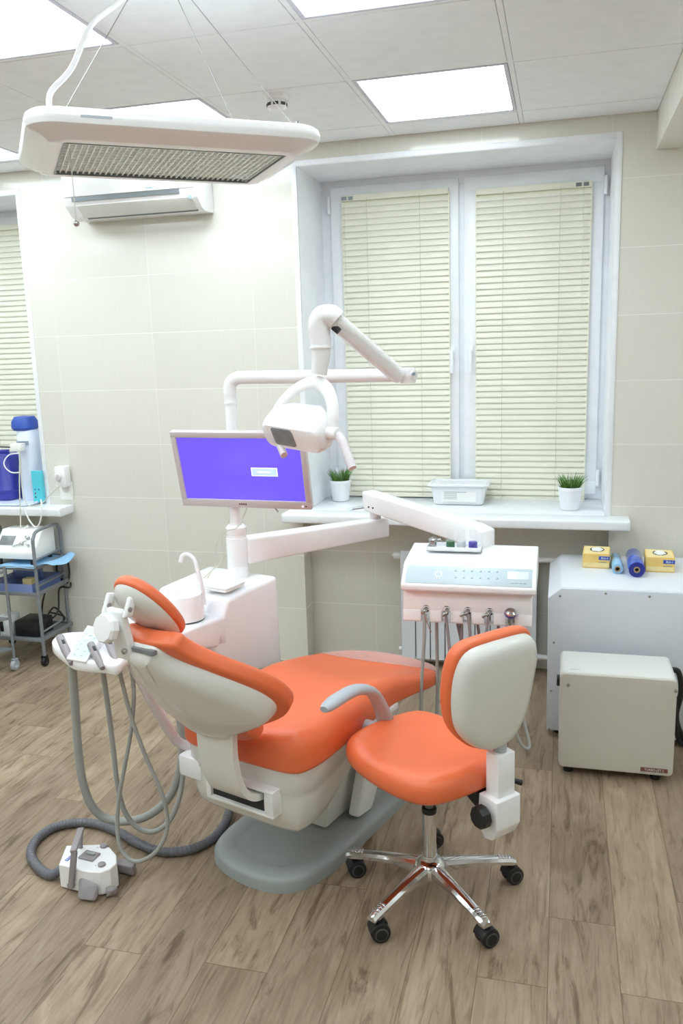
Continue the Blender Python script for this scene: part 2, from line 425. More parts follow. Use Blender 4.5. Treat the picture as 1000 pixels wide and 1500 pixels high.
# ================================================================== the setting
XL, XR, YF, YB, ZC = -5.0, 2.45, -1.7, D, 2.70
SILL = 0.868
W1 = (-1.30, 0.222, SILL, 2.605)          # main window opening
W2 = (-4.45, -2.895, 0.872, 2.588)        # second window, at the edge of the view
N1, N2 = (-1.335, 0.238), (-4.49, -2.90)  # niches under the sills
bm = BM()
xs = [XL, N2[0], W2[0], W2[1], N2[1]-0.0, N1[0], W1[0], W1[1], N1[1], XR]
xs = sorted(set(xs))
def cell(x0, x1, z0, z1, y0=D): bx(bm, x0, x1, y0, D+0.55, z0, z1)
cell(XL, W2[0], 0.80, ZC+0.1); cell(W2[1], W1[0], 0.80, ZC+0.1); cell(W1[1], XR, 0.80, ZC+0.1)
cell(W2[0], W2[1], W2[3], ZC+0.1); cell(W1[0], W1[1], W1[3], ZC+0.1)
cell(XL, N2[0], -0.1, 0.80); cell(N2[1], N1[0], -0.1, 0.80); cell(N1[1], XR, -0.1, 0.80)
cell(N2[0], N2[1], -0.1, 0.80, D+0.13); cell(N1[0], N1[1], -0.1, 0.80, D+0.13)
cell(W1[0], W1[1], 0.795, 0.815, D+0.0); cell(W2[0], W2[1], 0.795, 0.815, D+0.0)
struct(obj('wall_back', bm, 'wall'))
bm = BM(); bx(bm, XL-0.1, XR+0.1, YF-0.1, D+0.75, -0.1, 0); struct(obj('floor', bm, 'floor'))
bm = BM(); bx(bm, XL-0.12, XL, YF-0.1, D+0.1, -0.1, ZC+0.1); struct(obj('wall_left', bm, 'wall'))
bm = BM(); bx(bm, XR, XR+0.12, YF-0.1, D+0.1, -0.1, ZC+0.1); struct(obj('wall_right', bm, 'wall'))
bm = BM(); bx(bm, XL, XR, YF-0.12, YF, -0.1, ZC+0.1); struct(obj('wall_front', bm, 'wall'))
# boxed-in beam along the ceiling
bm = BM(); bx(bm, 0.387, 0.83, YF, D, 2.538, ZC+0.05, 0.002); struct(obj('trim_1', bm, 'plaster'))
# ceiling: lay-in panels with recessed grid bars
gx = [0.39]+[-0.202-0.6*k for k in range(9)]           # falling x
gy = [4.2, 3.975]+[3.305-0.61*k for k in range(9)]     # falling y
LIGHTS = [(c, r) for c in (1, 3, 5, 7) for r in (1, 3, 5, 7)]
bm = BM(); bar = BM()
bx(bm, XL, XR, YF, D, ZC+0.03, ZC+0.08)
g = 0.0112
for i in range(len(gx)-1):
    for k in range(len(gy)-1):
        if (i, k) in LIGHTS: continue
        x1, x0, y1, y0 = gx[i], gx[i+1], gy[k], gy[k+1]
        bx(bm, x0+(g if i < 8 else 0), x1-(g if i > 0 else 0.004), y0+g, y1-(g if k else 0.004), ZC, ZC+0.028, 0.0015, 1)
for x in gx[1:]: bx(bar, x-0.0095, x+0.0095, YF, D, ZC+0.0012, ZC+0.03)
for y in gy[1:]: bx(bar, XL, 0.387, y-0.0095, y+0.0095, ZC+0.0016, ZC+0.03)
for k in range(len(gy)-1):
    for i in range(3):
        if i == 1 and k % 2 == 1: continue
        bx(bm, 0.83+0.54*i+g, 0.83+0.54*(i+1)-g, gy[k+1]+g, gy[k]-g, ZC, ZC+0.028, 0.0015, 1)
    bx(bar, 0.83, XR, gy[k]-0.0095, gy[k]+0.0095, ZC+0.0045, ZC+0.03)
for i in (1, 2): bx(bar, 0.83+0.54*i-0.0095, 0.83+0.54*i+0.0095, YF, D, ZC+0.0012, ZC+0.03)
ce = struct(obj('ceiling', bm, 'ceiling'))
obj('ceiling_grid', bar, 'ceiling', ce)
LL = {(1, 1): 'lit square ceiling panel in front of the blinded window, nearest the beam',
      (1, 3): 'lit square ceiling panel mostly cut off by the top edge above the window',
      (3, 3): 'big lit square ceiling panel that the white lamp cable crosses',
      (3, 1): 'lit square ceiling panel peeking out above the white hanging lamp',
      (5, 1): 'lit square ceiling panel showing only a corner beside the hanging lamp'}
for (i, k) in LIGHTS+[(-1, 1), (-1, 3), (-1, 5), (-1, 7)]:  # last column, past the beam: unseen panels added to brighten that side
    x1, x0, y1, y0 = gx[i]-g, gx[i+1]+g, gy[k]-g, gy[k+1]+g
    if i < 0: x0, x1 = 1.37+g, 1.91-g
    cx, cy = (x0+x1)/2, (y0+y1)/2
    t = thing('ceiling_light', LL.get((i, k), 'lit square ceiling panel beyond the edge of the view'), 'ceiling light', (cx, cy, ZC), 0, 'lit panels set into the ceiling grid')
    b = BM()
    for a in ((x0, x1, y0, y0+0.016), (x0, x1, y1-0.016, y1), (x0, x0+0.016, y0+0.016, y1-0.016), (x1-0.016, x1, y0+0.016, y1-0.016)):
        bx(b, *a, ZC-0.001, ZC+0.029, 0.0015, 1)
    obj('frame', b, 'lightframe', t)
    b = BM(); bx(b, x0+0.016, x1-0.016, y0+0.016, y1-0.016, ZC+0.004, ZC+0.012); obj('diffuser', b, 'led', t)

# ------------------------------------------------------------------ windows
def quadbox(bm, x0, x1, y0, y1, z0, z1, w, bev=0.003):   # rectangular ring of bars
    bx(bm, x0, x1, y0, y1, z0, z0+w, bev); bx(bm, x0, x1, y0, y1, z1-w, z1, bev)
    bx(bm, x0, x0+w, y0, y1, z0+w-bev, z1-w+bev, bev); bx(bm, x1-w, x1, y0, y1, z0+w-bev, z1-w+bev, bev)
def window(name, W, N, sashes, sill_x, yf):
    x0, x1, z0, z1 = W
    t = bpy.data.objects.new(name, None); COL.objects.link(t); t.location = ((x0+x1)/2, D, z0); t['kind'] = 'structure'
    ROOTM[t.name] = Matrix.Translation(V(t.location))
    b = BM()                                             # lining of the opening and its corner bead
    bx(b, x0, x0+0.006, D, yf+0.02, z0, z1); bx(b, x1-0.006, x1, D, yf+0.02, z0, z1); bx(b, x0, x1, D, yf+0.02, z1-0.006, z1)
    bx(b, x0-0.022, x0+0.004, D-0.004, D+0.004, z0-0.02, z1+0.022, 0.001); bx(b, x1-0.004, x1+0.022, D-0.004, D+0.004, z0-0.02, z1+0.022, 0.001)
    bx(b, x0+0.004, x1-0.004, D-0.004, D+0.004, z1-0.004, z1+0.022, 0.001)
    obj('reveal_lining', b, 'reveal', t)
    b = BM(); quadbox(b, x0+0.005, x1-0.005, yf, yf+0.07, z0, z1-0.005, 0.06); mxm = (sashes[0][1]+sashes[1][0])/2; bx(b, mxm-0.05, mxm+0.05, yf+0.004, yf+0.065, z0+0.02, z1-0.03); obj('window_frame', b, 'upvc', t)
    for (a, c, zb, zt, hx) in sashes:
        b = BM(); quadbox(b, a, c, yf-0.022, yf+0.05, zb, zt, 0.072, 0.005); s = obj('window_sash', b, 'upvc', t)
        b = BM(); bx(b, a+0.06, c-0.06, yf+0.01, yf+0.016, zb+0.06, zt-0.06); obj('pane', b, 'pane', s)
        if hx is not None:
            b = BM(); hz = HZ
            bx(b, hx-0.014, hx+0.014, yf-0.032, yf-0.02, hz-0.035, hz+0.035, 0.004)
            cyl(b, (hx, yf-0.03, hz), (hx, yf-0.06, hz), 0.009, seg=12)
            box(b, (hx, yf-0.062, hz-0.05), (0.02, 0.014, 0.125), 0.006)
            obj('window_handle', b, 'upvc', s)
        b = BM()
        for zz in (zb+0.09, zt-0.09):
            hxx = a-0.008 if abs(a-x0) < abs(c-x1) else c+0.008
            cyl(b, (hxx, yf-0.024, zz-0.045), (hxx, yf-0.024, zz+0.045), 0.009, seg=12, bevel=0.002)
        obj('hinge', b, 'upvc', s)
    b = BM(); bx(b, sill_x[0], sill_x[1], 4.05, D-0.003, z0-0.046, z0, 0.009, 4); bx(b, x0+0.006, x1-0.006, D-0.03, yf+0.03, z0-0.046, z0-0.0005, 0.001)
    sl = obj('window_sill', b, 'sill', t)
    b = BM(); bx(b, sill_x[0]-0.003, sill_x[0]+0.006, 4.052, D-0.004, z0-0.047, z0+0.001, 0.004); bx(b, sill_x[1]-0.006, sill_x[1]+0.003, 4.052, D-0.004, z0-0.047, z0+0.001, 0.004)
    obj('end_cap', b, 'sill', sl)
    return t
YW = 4.64
HZ = wl(689, 515, YW)[2]
sl0, sl1 = wl(488, 400, YW).x, wl(672.5, 400, YW).x
sr0, sr1 = wl(680, 400, YW).x, wl(881, 400, YW).x
zt = 2.565
window('window_1', W1, N1, [(sl0, sl1, SILL+0.03, zt, sl1-0.035), (sr0, sr1, SILL+0.03, zt, sr0+0.036)], (-1.402, 0.322), YW)
window('window_2', W2, N2, [(-4.40, -3.68, W2[2]+0.03, 2.55, -3.715), (-3.665, -2.945, W2[2]+0.03, 2.55, -3.63)], (-4.55, wl(86, 740, 4.05).x), YW)

def blind(x0, x1, z0, z1, y, label, wand, group='cream slatted blinds on the sashes'):
    t = thing('window_blind', label, 'blind', ((x0+x1)/2, y, z1), 0, group)
    b = BM(); bx(b, x0-0.002, x1+0.002, y-0.014, y+0.016, z1-0.03, z1, 0.002); obj('headrail', b, 'cream', t)
    b = BM(); n = int((z1-0.04-z0-0.015)/0.0312); p = (z1-0.04-z0-0.02)/n
    for k in range(n+1):
        zc = z1-0.045-k*p; tilt = math.radians(71+random.uniform(-1, 1)); dz = random.uniform(-0.0005, 0.0005)
        rows = []
        for q in (-1, -0.5, 0, 0.5, 1):
            a = q*0.0172; h = 0.0026*(1-q*q)
            yy = math.cos(tilt)*a - math.sin(tilt)*h; zz = math.sin(tilt)*a + math.cos(tilt)*h
            rows.append([b.verts.new((xx, y+0.002+yy, zc+dz+zz)) for xx in (x0, x1)])
        for r0, r1 in zip(rows, rows[1:]): b.faces.new((r0[0], r0[1], r1[1], r1[0]))
    obj('slats', b, 'cream', t, ang=60)
    b = BM(); bx(b, x0, x1, y-0.012, y+0.012, z0, z0+0.016, 0.003); obj('bottom_rail', b, 'cream', t)
    for fx in (0.24, 0.74):
        b = BM(); cyl(b, (x0+(x1-x0)*fx, y-0.0165, z0+0.01), (x0+(x1-x0)*fx, y-0.0165, z1-0.02), 0.0013, seg=6); obj('ladder_cord', b, 'cord', t)
    b = BM(); wx = x0+0.015 if wand < 0 else x1-0.035
    cyl(b, (wx, y-0.024, z1-0.62), (wx, y-0.02, z1-0.03), 0.003, seg=8); obj('tilt_wand', b, 'glass', t)
    b = BM(); hx0 = x0 if wand < 0 else x1-0.075
    bx(b, hx0, hx0+0.028, y-0.017, y-0.013, z1-0.026, z1-0.008); bx(b, hx0+0.038, hx0+0.062, y-0.017, y-0.013, z1-0.026, z1-0.008)
    obj('bracket', b, 'grilledark', t)
    b = BM()
    bx(b, x0-0.006, x0, y-0.002, y+0.018, z0, z1-0.02); bx(b, x1, x1+0.006, y-0.002, y+0.018, z0, z1-0.02)
    obj('side_guide', b, 'cream', t)
    return t
YBl = YW-0.042
blind(wl(504.5, 420, YBl).x, wl(657, 420, YBl).x, wl(590, 727, YBl).z, wl(580, 281, YBl).z, YBl, 'cream slatted blind behind the potted plant and the operating lamp arm', -1)
blind(wl(697.5, 420, YBl).x, wl(862, 420, YBl).x, wl(760, 733, YBl).z, wl(780, 271, YBl).z, YBl, 'cream slatted blind on the sash nearest the beam, above the clear tub', 1)
blind(-3.60, -2.99, 0.95, 2.50, YBl, 'cream slatted blind of the far window, behind the white machine with the blue lid', -1)
blind(-4.36, -3.75, 0.95, 2.50, YBl, 'cream slatted blind of the far window, on the sash beyond the view', -1)
# daylight outdoors
w = bpy.data.worlds.new('daylight'); S.world = w; w.use_nodes = True
w.node_tree.nodes['Background'].inputs[0].default_value = (0.75, 0.87, 1.0, 1); w.node_tree.nodes['Background'].inputs[1].default_value = 0.9

# ------------------------------------------------------------------ radiator and pipes in the niche
t = thing('radiator', 'flat white sectional radiator under the main sill, behind the instrument console', 'radiator', (-0.45, 4.26, 0.05))
b = BM()
rx0, rx1, rz0, rz1 = wl(588, 930, 4.24).x, -0.10, wl(600, 963, 4.24).z, wl(600, 806, 4.24).z
nsec = int(round((rx1-rx0)/0.079)); ps = (rx1-rx0)/nsec
for k in range(nsec):
    bx(b, rx0+k*ps+0.0022, rx0+(k+1)*ps-0.0022, 4.225, 4.232, rz0, rz1, 0.002, 1)
    bx(b, rx0+k*ps+0.028, rx0+(k+1)*ps-0.028, 4.23, 4.30, rz0+0.01, rz1-0.01, 0.004, 1)
obj('sections', b, 'cabgrey', t)
b = BM(); bx(b, rx0+0.01, rx1-0.01, 4.232, 4.24, rz0+0.01, rz1-0.01); obj('core', b, 'dark', t)  # near-black sheet paints the shade in the gaps between sections
for zz in (rz1-0.035, rz0+0.04): b = BM(); cyl(b, (rx0+0.02, 4.262, zz), (rx1+0.02, 4.262, zz), 0.018); obj('manifold', b, 'white', t)
b = BM(); cyl(b, (rx0-0.04, 4.262, rz1-0.035), (rx0+0.01, 4.262, rz1-0.035), 0.021, bevel=0.004); cyl(b, (rx0-0.05, 4.262, rz1-0.035), (rx0-0.03, 4.262, rz1-0.035), 0.008); obj('air_valve', b, 'white', t)
b = BM(); cyl(b, (rx0-0.02, 4.262, rz0+0.04), (rx0+0.01, 4.262, rz0+0.04), 0.012, bevel=0.003); obj('drain_plug', b, 'white', t)
for (zz, nm) in ((rz1-0.035, 0), (rz0+0.04, 1)):
    b = BM(); tube(b, [(rx1, 4.262, zz), (0.05, 4.262, zz), (0.19, 4.262, zz)], 0.014, n=2, seg=12); obj('pipe', b, 'white', t)

# ------------------------------------------------------------------ air conditioner
ax0, ax1 = wl(95, 297, 4.0).x, wl(289, 280, 4.0).x
t = thing('air_conditioner', 'white split air conditioner high on the wall behind the hanging lamp', 'air conditioner', ((ax0+ax1)/2, D, 2.43))
def profx(b, poly, x0, x1, bev=0.0): prism(b, poly, x1-x0, Matrix(((0, 0, 1, x0), (1, 0, 0, 0), (0, 1, 0, 0), (0, 0, 0, 1))), bev)
zb = wl(118, 323, 4.08).z
pr = [(4.198, zb+0.005), (4.085, zb), (4.05, zb+0.012), (4.0, zb+0.055), (3.985, zb+0.085), (3.985, zb+0.24), (4.0, zb+0.262), (4.198, zb+0.265)]
b = BM(); profx(b, pr, ax0, ax1, 0.006); obj('housing', b, 'white', t)
b = BM(); profx(b, [(3.977, zb+0.098), (3.977, zb+0.235), (3.99, zb+0.235), (3.99, zb+0.098)], ax0+0.006, ax1-0.006, 0.004); obj('front_panel', b, 'white', t)
b = BM(); profx(b, [(4.055, zb+0.004), (3.994, zb+0.056), (3.999, zb+0.062), (4.06, zb+0.01)], ax0+0.07, ax1-0.03, 0.002); obj('louvre', b, 'shell', t)
b = BM(); profx(b, [(3.9815, zb+0.076), (3.9815, zb+0.096), (4.0, zb+0.096), (4.0, zb+0.076)], ax0+0.05, ax1-0.09, 0.0); profx(b, [(4.064, zb-0.0015), (4.055, zb+0.004), (4.06, zb+0.012), (4.07, zb+0.006)], ax0+0.09, ax1-0.03); obj('air_slot', b, 'grilledark', t)
b = BM(); bx(b, (ax0+ax1)/2+0.10, (ax0+ax1)/2+0.14, 3.976, 3.978, zb+0.108, zb+0.115); obj('logo', b, 'icon', t)
b = BM(); bx(b, ax1-0.05, ax1-0.03, 3.992, 4.0, zb+0.045, zb+0.07, 0.003); obj('indicator', b, 'icon', t)

# ------------------------------------------------------------------ smoke detector
c = fl(405, 140, ZC)
t = thing('smoke_detector', 'small round white smoke detector on the ceiling above the hanging lamp end', 'smoke detector', c)
b = BM(); lathe(b, [(0, 0), (0.05, 0), (0.05, -0.012), (0.046, -0.018), (0.034, -0.02), (0.034, -0.024), (0.0, -0.024)], c, None, 32); obj('base', b, 'white', t)
b = BM(); lathe(b, [(0.0, -0.022), (0.036, -0.022), (0.04, -0.032), (0.037, -0.048), (0.028, -0.056), (0, -0.057)], c, None, 32); obj('head', b, 'white', t)
b = BM()
for k in range(8):
    a = 2*PI*k/8+0.2; box(b, (c.x+0.037*math.cos(a), c.y+0.037*math.sin(a), c.z-0.036), (0.008, 0.02, 0.011), 0, Matrix.Rotation(a, 3, 'Z'))
obj('vent_slots', b, 'black', t)

# ------------------------------------------------------------------ hanging lamp
zl = 2.20
lc = fl(243, 231, zl+0.02); u = (fl(415, 222, zl)-fl(85, 203, zl)+fl(360, 264, zl)-fl(77, 250, zl)).normalized(); th = math.atan2(u.y, u.x)
t = thing('hanging_lamp', 'large white rectangular lamp with rounded corners hung from the ceiling by wires', 'hanging lamp', (lc.x, lc.y, zl), th)
GL, GW = 0.545, 0.36; OL, OW = 0.72, 0.535
o0 = rrect(OL, OW, 0.075, 8); inn = rrect(GL, GW, 0.012, 8)
def lerp2(a, b, s): return [(p[0]*(1-s)+q[0]*s, p[1]*(1-s)+q[1]*s) for p, q in zip(a, b)]
rings = [(inn, 0.02), (inn, 0.002), (lerp2(inn, o0, 0.12), 0.0), (lerp2(inn, o0, 0.42), 0.002), (lerp2(inn, o0, 0.5), 0.007), (lerp2(inn, o0, 0.86), 0.020), (lerp2(inn, o0, 0.96), 0.027), (o0, 0.037), (o0, 0.045), (lerp2(inn, o0, 0.96), 0.056), (lerp2(inn, o0, 0.86), 0.062), (inn, 0.064)]
b = BM(); vr = [[b.verts.new((p[0], p[1], z)) for p in r] for r, z in rings]
for r0, r1 in zip(vr, vr[1:]):
    for k in range(len(r0)): b.faces.new((r0[k], r0[(k+1) % len(r0)], r1[(k+1) % len(r0)], r1[k]))
b.faces.new(vr[-1]); hs = obj('housing', b, 'white', t, True, 30)
b = BM(); bx(b, -GL/2, GL/2, -GW/2, GW/2, 0.010, 0.018); obj('reflector', b, 'grille', t, True)
b = BM()
n = 36
for k in range(n+1):
    x = -GL/2+GL*k/n; box(b, (x, 0, 0.0075), (0.0035, GW, 0.006))
for k in range(13):
    y = -GW/2+GW*k/12; box(b, (0, y, 0.0085), (GL, 0.0018, 0.004))
obj('lattice', b, 'grille', t, True)
b = BM()
for s in (-1, 1): bx(b, -GL/2, GL/2, s*GW/2-0.0015, s*GW/2+0.0015, 0.0, 0.02); bx(b, s*GL/2-0.0015, s*GL/2+0.0015, -GW/2, GW/2, 0.0, 0.02)
obj('lattice_rim', b, 'grilledark', t, True)
b = BM(); bx(b, -0.24, -0.17, -OW/2-0.0006, -OW/2+0.012, 0.038, 0.044); obj('name_strip', b, 'greyarm', t, True)
hook = V((lc.x, lc.y, ZC)); mxl = ROOTM[t.name]
for sx, sy in ((1, 1), (1, -1), (-1, 1)):
    e = mxl @ V((sx*0.30, sy*0.20, 0.062)); b = BM()
    cyl(b, e, hook+V((sx*0.012, sy*0.012, 0.0)), 0.0012, seg=6); cyl(b, e-V((0, 0, 0.004)), e+V((0, 0, 0.02)), 0.005, seg=10); obj('suspension_wire', b, 'steel', t)
b = BM(); lathe(b, [(0, 0), (0.03, 0), (0.03, -0.008), (0.02, -0.016), (0, -0.018)], hook); obj('ceiling_rose', b, 'white', t)
e = mxl @ V((-0.30, -0.19, 0.06))
b = BM(); tube(b, [e, e+V((0.008, 0.0, 0.045)), e+V((0.05, 0.028, 0.10)), e+V((0.085, 0.07, 0.20)), e.lerp(hook, 0.62)+V((0.02, 0, 0.03)), hook], 0.0065, n=8, seg=10); obj('power_cable', b, 'white', t)
e = mxl @ V((-0.256, -0.19+0.06, 0.0))
b = BM(); pz = pln(90, 329, (0, 1, 0), e.y).z; cyl(b, e, (e.x, e.y, pz), 0.0012, seg=6); pc = obj('pull_cord', b, 'cord', t)
b = BM(); bmesh.ops.create_uvsphere(b, u_segments=16, v_segments=10, radius=0.0075, matrix=Matrix.Translation((e.x, e.y, pz))); obj('pull_ball', b, 'steel', pc)
# ================================================================== cabinets by the wall
yc = fl(800, 1078).y
X0 = wl(800, 1078, yc).x; X1 = 0.72; zt_ = wl(822, 861, yc).z
zk = wl(806, 876, yc).z; xk = wl(822, 861, yc).x
t = thing('compressor_cabinet', 'cool grey sheet metal cabinet with a sloping top edge, carrying the glove boxes', 'cabinet', ((X0+X1)/2, (yc+4.13)/2, 0))
def profy(b, poly, y0, y1, bev=0.0): prism(b, poly, y1-y0, Matrix(((1, 0, 0, 0), (0, 0, 1, y0), (0, 1, 0, 0), (0, 0, 0, 1))), bev)
b = BM(); profy(b, [(X0, 0.03), (X1, 0.03), (X1, zk), (X1-0.03, zt_), (xk, zt_), (X0-0.004, zk)], yc+0.012, 4.13, 0.002); obj('body', b, 'cabgrey', t)
b = BM(); profy(b, [(X0, 0.03), (X1, 0.03), (X1, zk), (X1-0.03, zt_-0.003), (xk, zt_-0.003), (X0-0.004, zk-0.002)], yc, yc+0.0125, 0.002); fp = obj('front_panel', b, 'cabfront', t)
for (px, py) in ((820, 873), (887, 869.5), (951, 874), (811, 941), (807, 1012), (804, 1068)):
    p = wl(px, py, yc); b = BM(); cyl(b, p+V((0, 0.002, 0)), p+V((0, -0.003, 0)), 0.005, seg=12, bevel=0.001); obj('screw', b, 'steel', fp)
for x in (X0+0.05, X1-0.05):
    for y in (yc+0.06, 4.05):
        b = BM(); cyl(b, (x, y, 0), (x, y, 0.032), 0.022, seg=16); obj('foot', b, 'black', t)
# suction unit
ys = 3.2; a0 = wl(817, 1125, ys); a1 = wl(985, 1141, ys)
sx0, sx1, sz0, sz1, sy1 = a0.x, wl(994, 1006, ys).x-0.004, 0.035, 0.438, 3.44
t = thing('suction_unit', 'warm grey boxy suction unit with rounded corners and a brown name plate, on the floor', 'machine', ((sx0+sx1)/2, (ys+sy1)/2, 0))
b = BM(); pad(b, rrect(sx1-sx0, sz1-sz0, 0.022, 6, (sx0+sx1)/2, (sz0+sz1)/2), rprof(0, sy1-ys-0.012, 0.003, 0.012), lambda p: V((p.x, sy1-p.z, p.y)), steps=2); obj('housing', b, 'beigetop', t)
b = BM(); pad(b, rrect(sx1-sx0-0.002, sz1-sz0-0.004, 0.02, 6, (sx0+sx1)/2, (sz0+sz1)/2-0.002), rprof(0, 0.013, 0.001, 0.006), lambda p: V((p.x, ys+0.013-p.z, p.y)), steps=2); fr = obj('front_cover', b, 'beige', t)
for (px, py) in ((832, 1003), (989.5, 1012)):
    p = wl(px, py, ys); b = BM(); cyl(b, p+V((0, 0.002, 0)), p+V((0, -0.005, 0)), 0.006, seg=14, bevel=0.002); obj('screw', b, 'steel', fr)
pc_ = wl(957.5, 1128, ys); b = BM(); box(b, pc_+V((0, -0.0012, 0)), (0.1, 0.003, 0.0165), 0.001); npl = obj('name_plate', b, 'brown', fr)
text('lettering', 'TURBO-JET 2', 0.0125, pc_+V((0, -0.0030, 0)), (1, 0, 0), (0, 0, 1), 'beigetop', npl)
p = fl(842, 986, sz1); b = BM(); bx(b, p.x-0.02, p.x+0.02, 3.235, 3.237, sz1-0.001, sz1+0.0006); obj('top_mark', b, 'icon', t)
b = BM(); bx(b, sx0-0.012, sx0+0.004, 3.29, 3.33, 0.34, 0.375, 0.003); obj('side_socket', b, 'black', t)
for x in (sx0+0.04, sx1-0.06):
    for y in (ys+0.05, sy1-0.05):
        b = BM(); cyl(b, (x, y, 0), (x, y, 0.037), 0.02, seg=16); obj('foot', b, 'black', t)
b = BM(); 
tube(b, [(sx1-0.002, 3.40, 0.40), (sx1+0.03, 3.41, 0.385), (sx1+0.045, 3.42, 0.30), (sx1+0.03, 3.42, 0.2), (sx1+0.05, 3.43, 0.12), (sx1+0.10, 3.44, 0.045), (sx1+0.22, 3.46, 0.03)], 0.012, n=6, seg=8)
obj('rear_hose', b, 'black', t)
b = BM(); tube(b, [(sx1-0.002, 3.38, 0.30), (sx1+0.02, 3.39, 0.28), (sx1+0.03, 3.40, 0.16), (sx1+0.06, 3.42, 0.07), (sx1+0.2, 3.40, 0.03)], 0.009, n=6, seg=8); obj('rear_hose', b, 'black', t)

# glove boxes and film rolls on the cabinet
zc_ = zt_
def glove_box(px0, px1, py, label, txt, tilt):
    p0, p1 = fl(px0, py, zc_), fl(px1, py+2, zc_); wdt = (p1-p0).length; ang = math.atan2((p1-p0).y, (p1-p0).x)
    t = thing('glove_box', label, 'box', p0, ang, 'yellow glove boxes on the grey cabinet')
    h, d = 0.068, 0.155
    b = BM(); bx(b, 0, wdt, 0, d, 0.0005, h, 0.0015, 1); obj('carton', b, 'yellow', t, True)
    b = BM(); bx(b, 0.006, wdt-0.006, 0.006, d-0.006, h-0.0005, h+0.0006); obj('top_print', b, 'yellowlight', t, True)
    b = BM(); bx(b, 0.002, wdt-0.002, -0.0006, 0.0005, 0.006, 0.026); obj('front_band', b, 'yellowlight', t, True)
    b = BM(); o = [(wdt*0.52+0.032*math.cos(a), d*0.55+0.045*math.sin(a)) for a in [2*PI*k/28 for k in range(28)]]
    prism(b, o, 0.0006, Matrix.Translation((0, 0, h+0.0006))); obj('opening', b, 'dark', t, True)
    b = BM()
    for k in range(5):
        a = k*1.3+tilt; bmesh.ops.create_uvsphere(b, u_segments=12, v_segments=8, radius=0.017, matrix=Matrix.Translation((wdt*0.52+0.012*math.cos(a), d*0.55+0.02*math.sin(a), h-0.002)) @ Matrix.Diagonal((1, 1.3, 0.55, 1)))
    obj('glove', b, 'paper', t, True)
    b = BM(); bx(b, wdt*0.60, wdt+0.0004, -0.0012, 0.0, 0.041, 0.058); lb = obj('size_label', b, 'label', t, True)
    text('lettering', txt, 0.013, (wdt*0.82, -0.0016, 0.0495), (1, 0, 0), (0, 0, 1), 'iconwhite', lb, local=True)
    b = BM(); bx(b, wdt*0.6, wdt*0.9, -0.0012, 0, 0.028, 0.031); obj('small_print', b, 'tool', t, True)
    return t
glove_box(852.5, 892, 831.5, 'yellow glove box with a broad blue corner print, beside the pale blue roll', 'BL6-4', 0)
glove_box(945, 987.5, 837.5, 'yellow glove box with a narrow blue strip, beside the deep blue roll', 'BL6-1', 2)
def film_roll(px, py, r, L, skew, label, m, me):
    c = fl(px, py, zc_); d = V((math.sin(skew), math.cos(skew), 0))
    t = thing('film_roll', label, 'roll', c, 0)
    cc = c+V((0, 0, r+0.0005)); R = frame_from(d)
    b = BM(); lathe(b, [(r-0.001, 0), (r, 0.0015), (r, L-0.0015), (r-0.001, L), (0.012, L)], cc, R, 40); obj('film', b, m, t)
    b = BM(); lathe(b, [(0.013, 0.003), (0.0135, 0.0), (r*0.6, -0.0005), (r-0.001, 0.0), (r-0.001, 0.002)], cc, R, 40); obj('rolled_edge', b, me, t)
    b = BM(); lathe(b, [(0.009, 0.02), (0.009, -0.004), (0.0135, -0.004), (0.0135, 0.004)], cc, R, 24); k = obj('core', b, 'cardcore', t)
    b = BM(); lathe(b, [(0, 0.01), (0.0091, 0.01)], cc, R, 24); obj('core_hole', b, 'dark', k)
    return t
film_roll(904, 841, 0.0235, 0.21, 0.02, 'slim pale blue film roll lying end on beside a thicker roll', 'filmlight', 'filmlight')
film_roll(932, 846, 0.0345, 0.26, 0.02, 'thick deep blue film roll with a navy end beside a pale roll', 'filmdark', 'filmend')

# ================================================================== on the main sill
def plant(px, py, label, seed, yy):
    rnd = random.Random(seed); c = fl(px, py, SILL); c = V((c.x, c.y, SILL))
    t = thing('potted_grass', label, 'potted plant', c, 0, 'small grass pots on the window sill')
    b = BM(); lathe(b, [(0, 0.001), (0.044, 0.001), (0.047, 0.004), (0.0575, 0.100), (0.060, 0.101), (0.060, 0.116), (0.0585, 0.118), (0.054, 0.117), (0.053, 0.10)], c, None, 40); obj('pot', b, 'pot', t)
    b = BM(); lathe(b, [(0, 0.103), (0.054, 0.102)], c, None, 24); obj('soil', b, 'soil', t)
    for q in range(2):
        b = BM()
        for k in range(95):
            a = rnd.uniform(0, 2*PI); r = 0.045*math.sqrt(rnd.random()); h = rnd.uniform(0.055, 0.09); le = rnd.uniform(0.0, 0.03)+r*0.5; az = a+rnd.uniform(-0.6, 0.6)
            p = c+V((r*math.cos(a), r*math.sin(a), 0.1)); w = 0.0021; pr = V((-math.sin(az+1.2), math.cos(az+1.2), 0))
            dr = V((math.cos(az), math.sin(az), 0)); rows = []
            for s in (0, 0.35, 0.7):
                m_ = p+dr*(le*s*s)+V((0, 0, h*s)); rows.append([b.verts.new(m_-pr*w*(1-s*0.5)), b.verts.new(m_+pr*w*(1-s*0.5))])
            tip = b.verts.new(p+dr*le+V((0, 0, h)))
            for r0, r1 in zip(rows, rows[1:]): b.faces.new((r0[0], r0[1], r1[1], r1[0]))
            b.faces.new((rows[-1][0], rows[-1][1], tip))
        obj('grass', b, ('green', 'green2')[q], t)
    return t
plant(499, 733, 'white pot of green grass beside the window jamb behind the operating lamp', 3, 4.45)
plant(834, 746, 'white pot of green grass at the sill end above the grey cabinet', 5, 4.4)
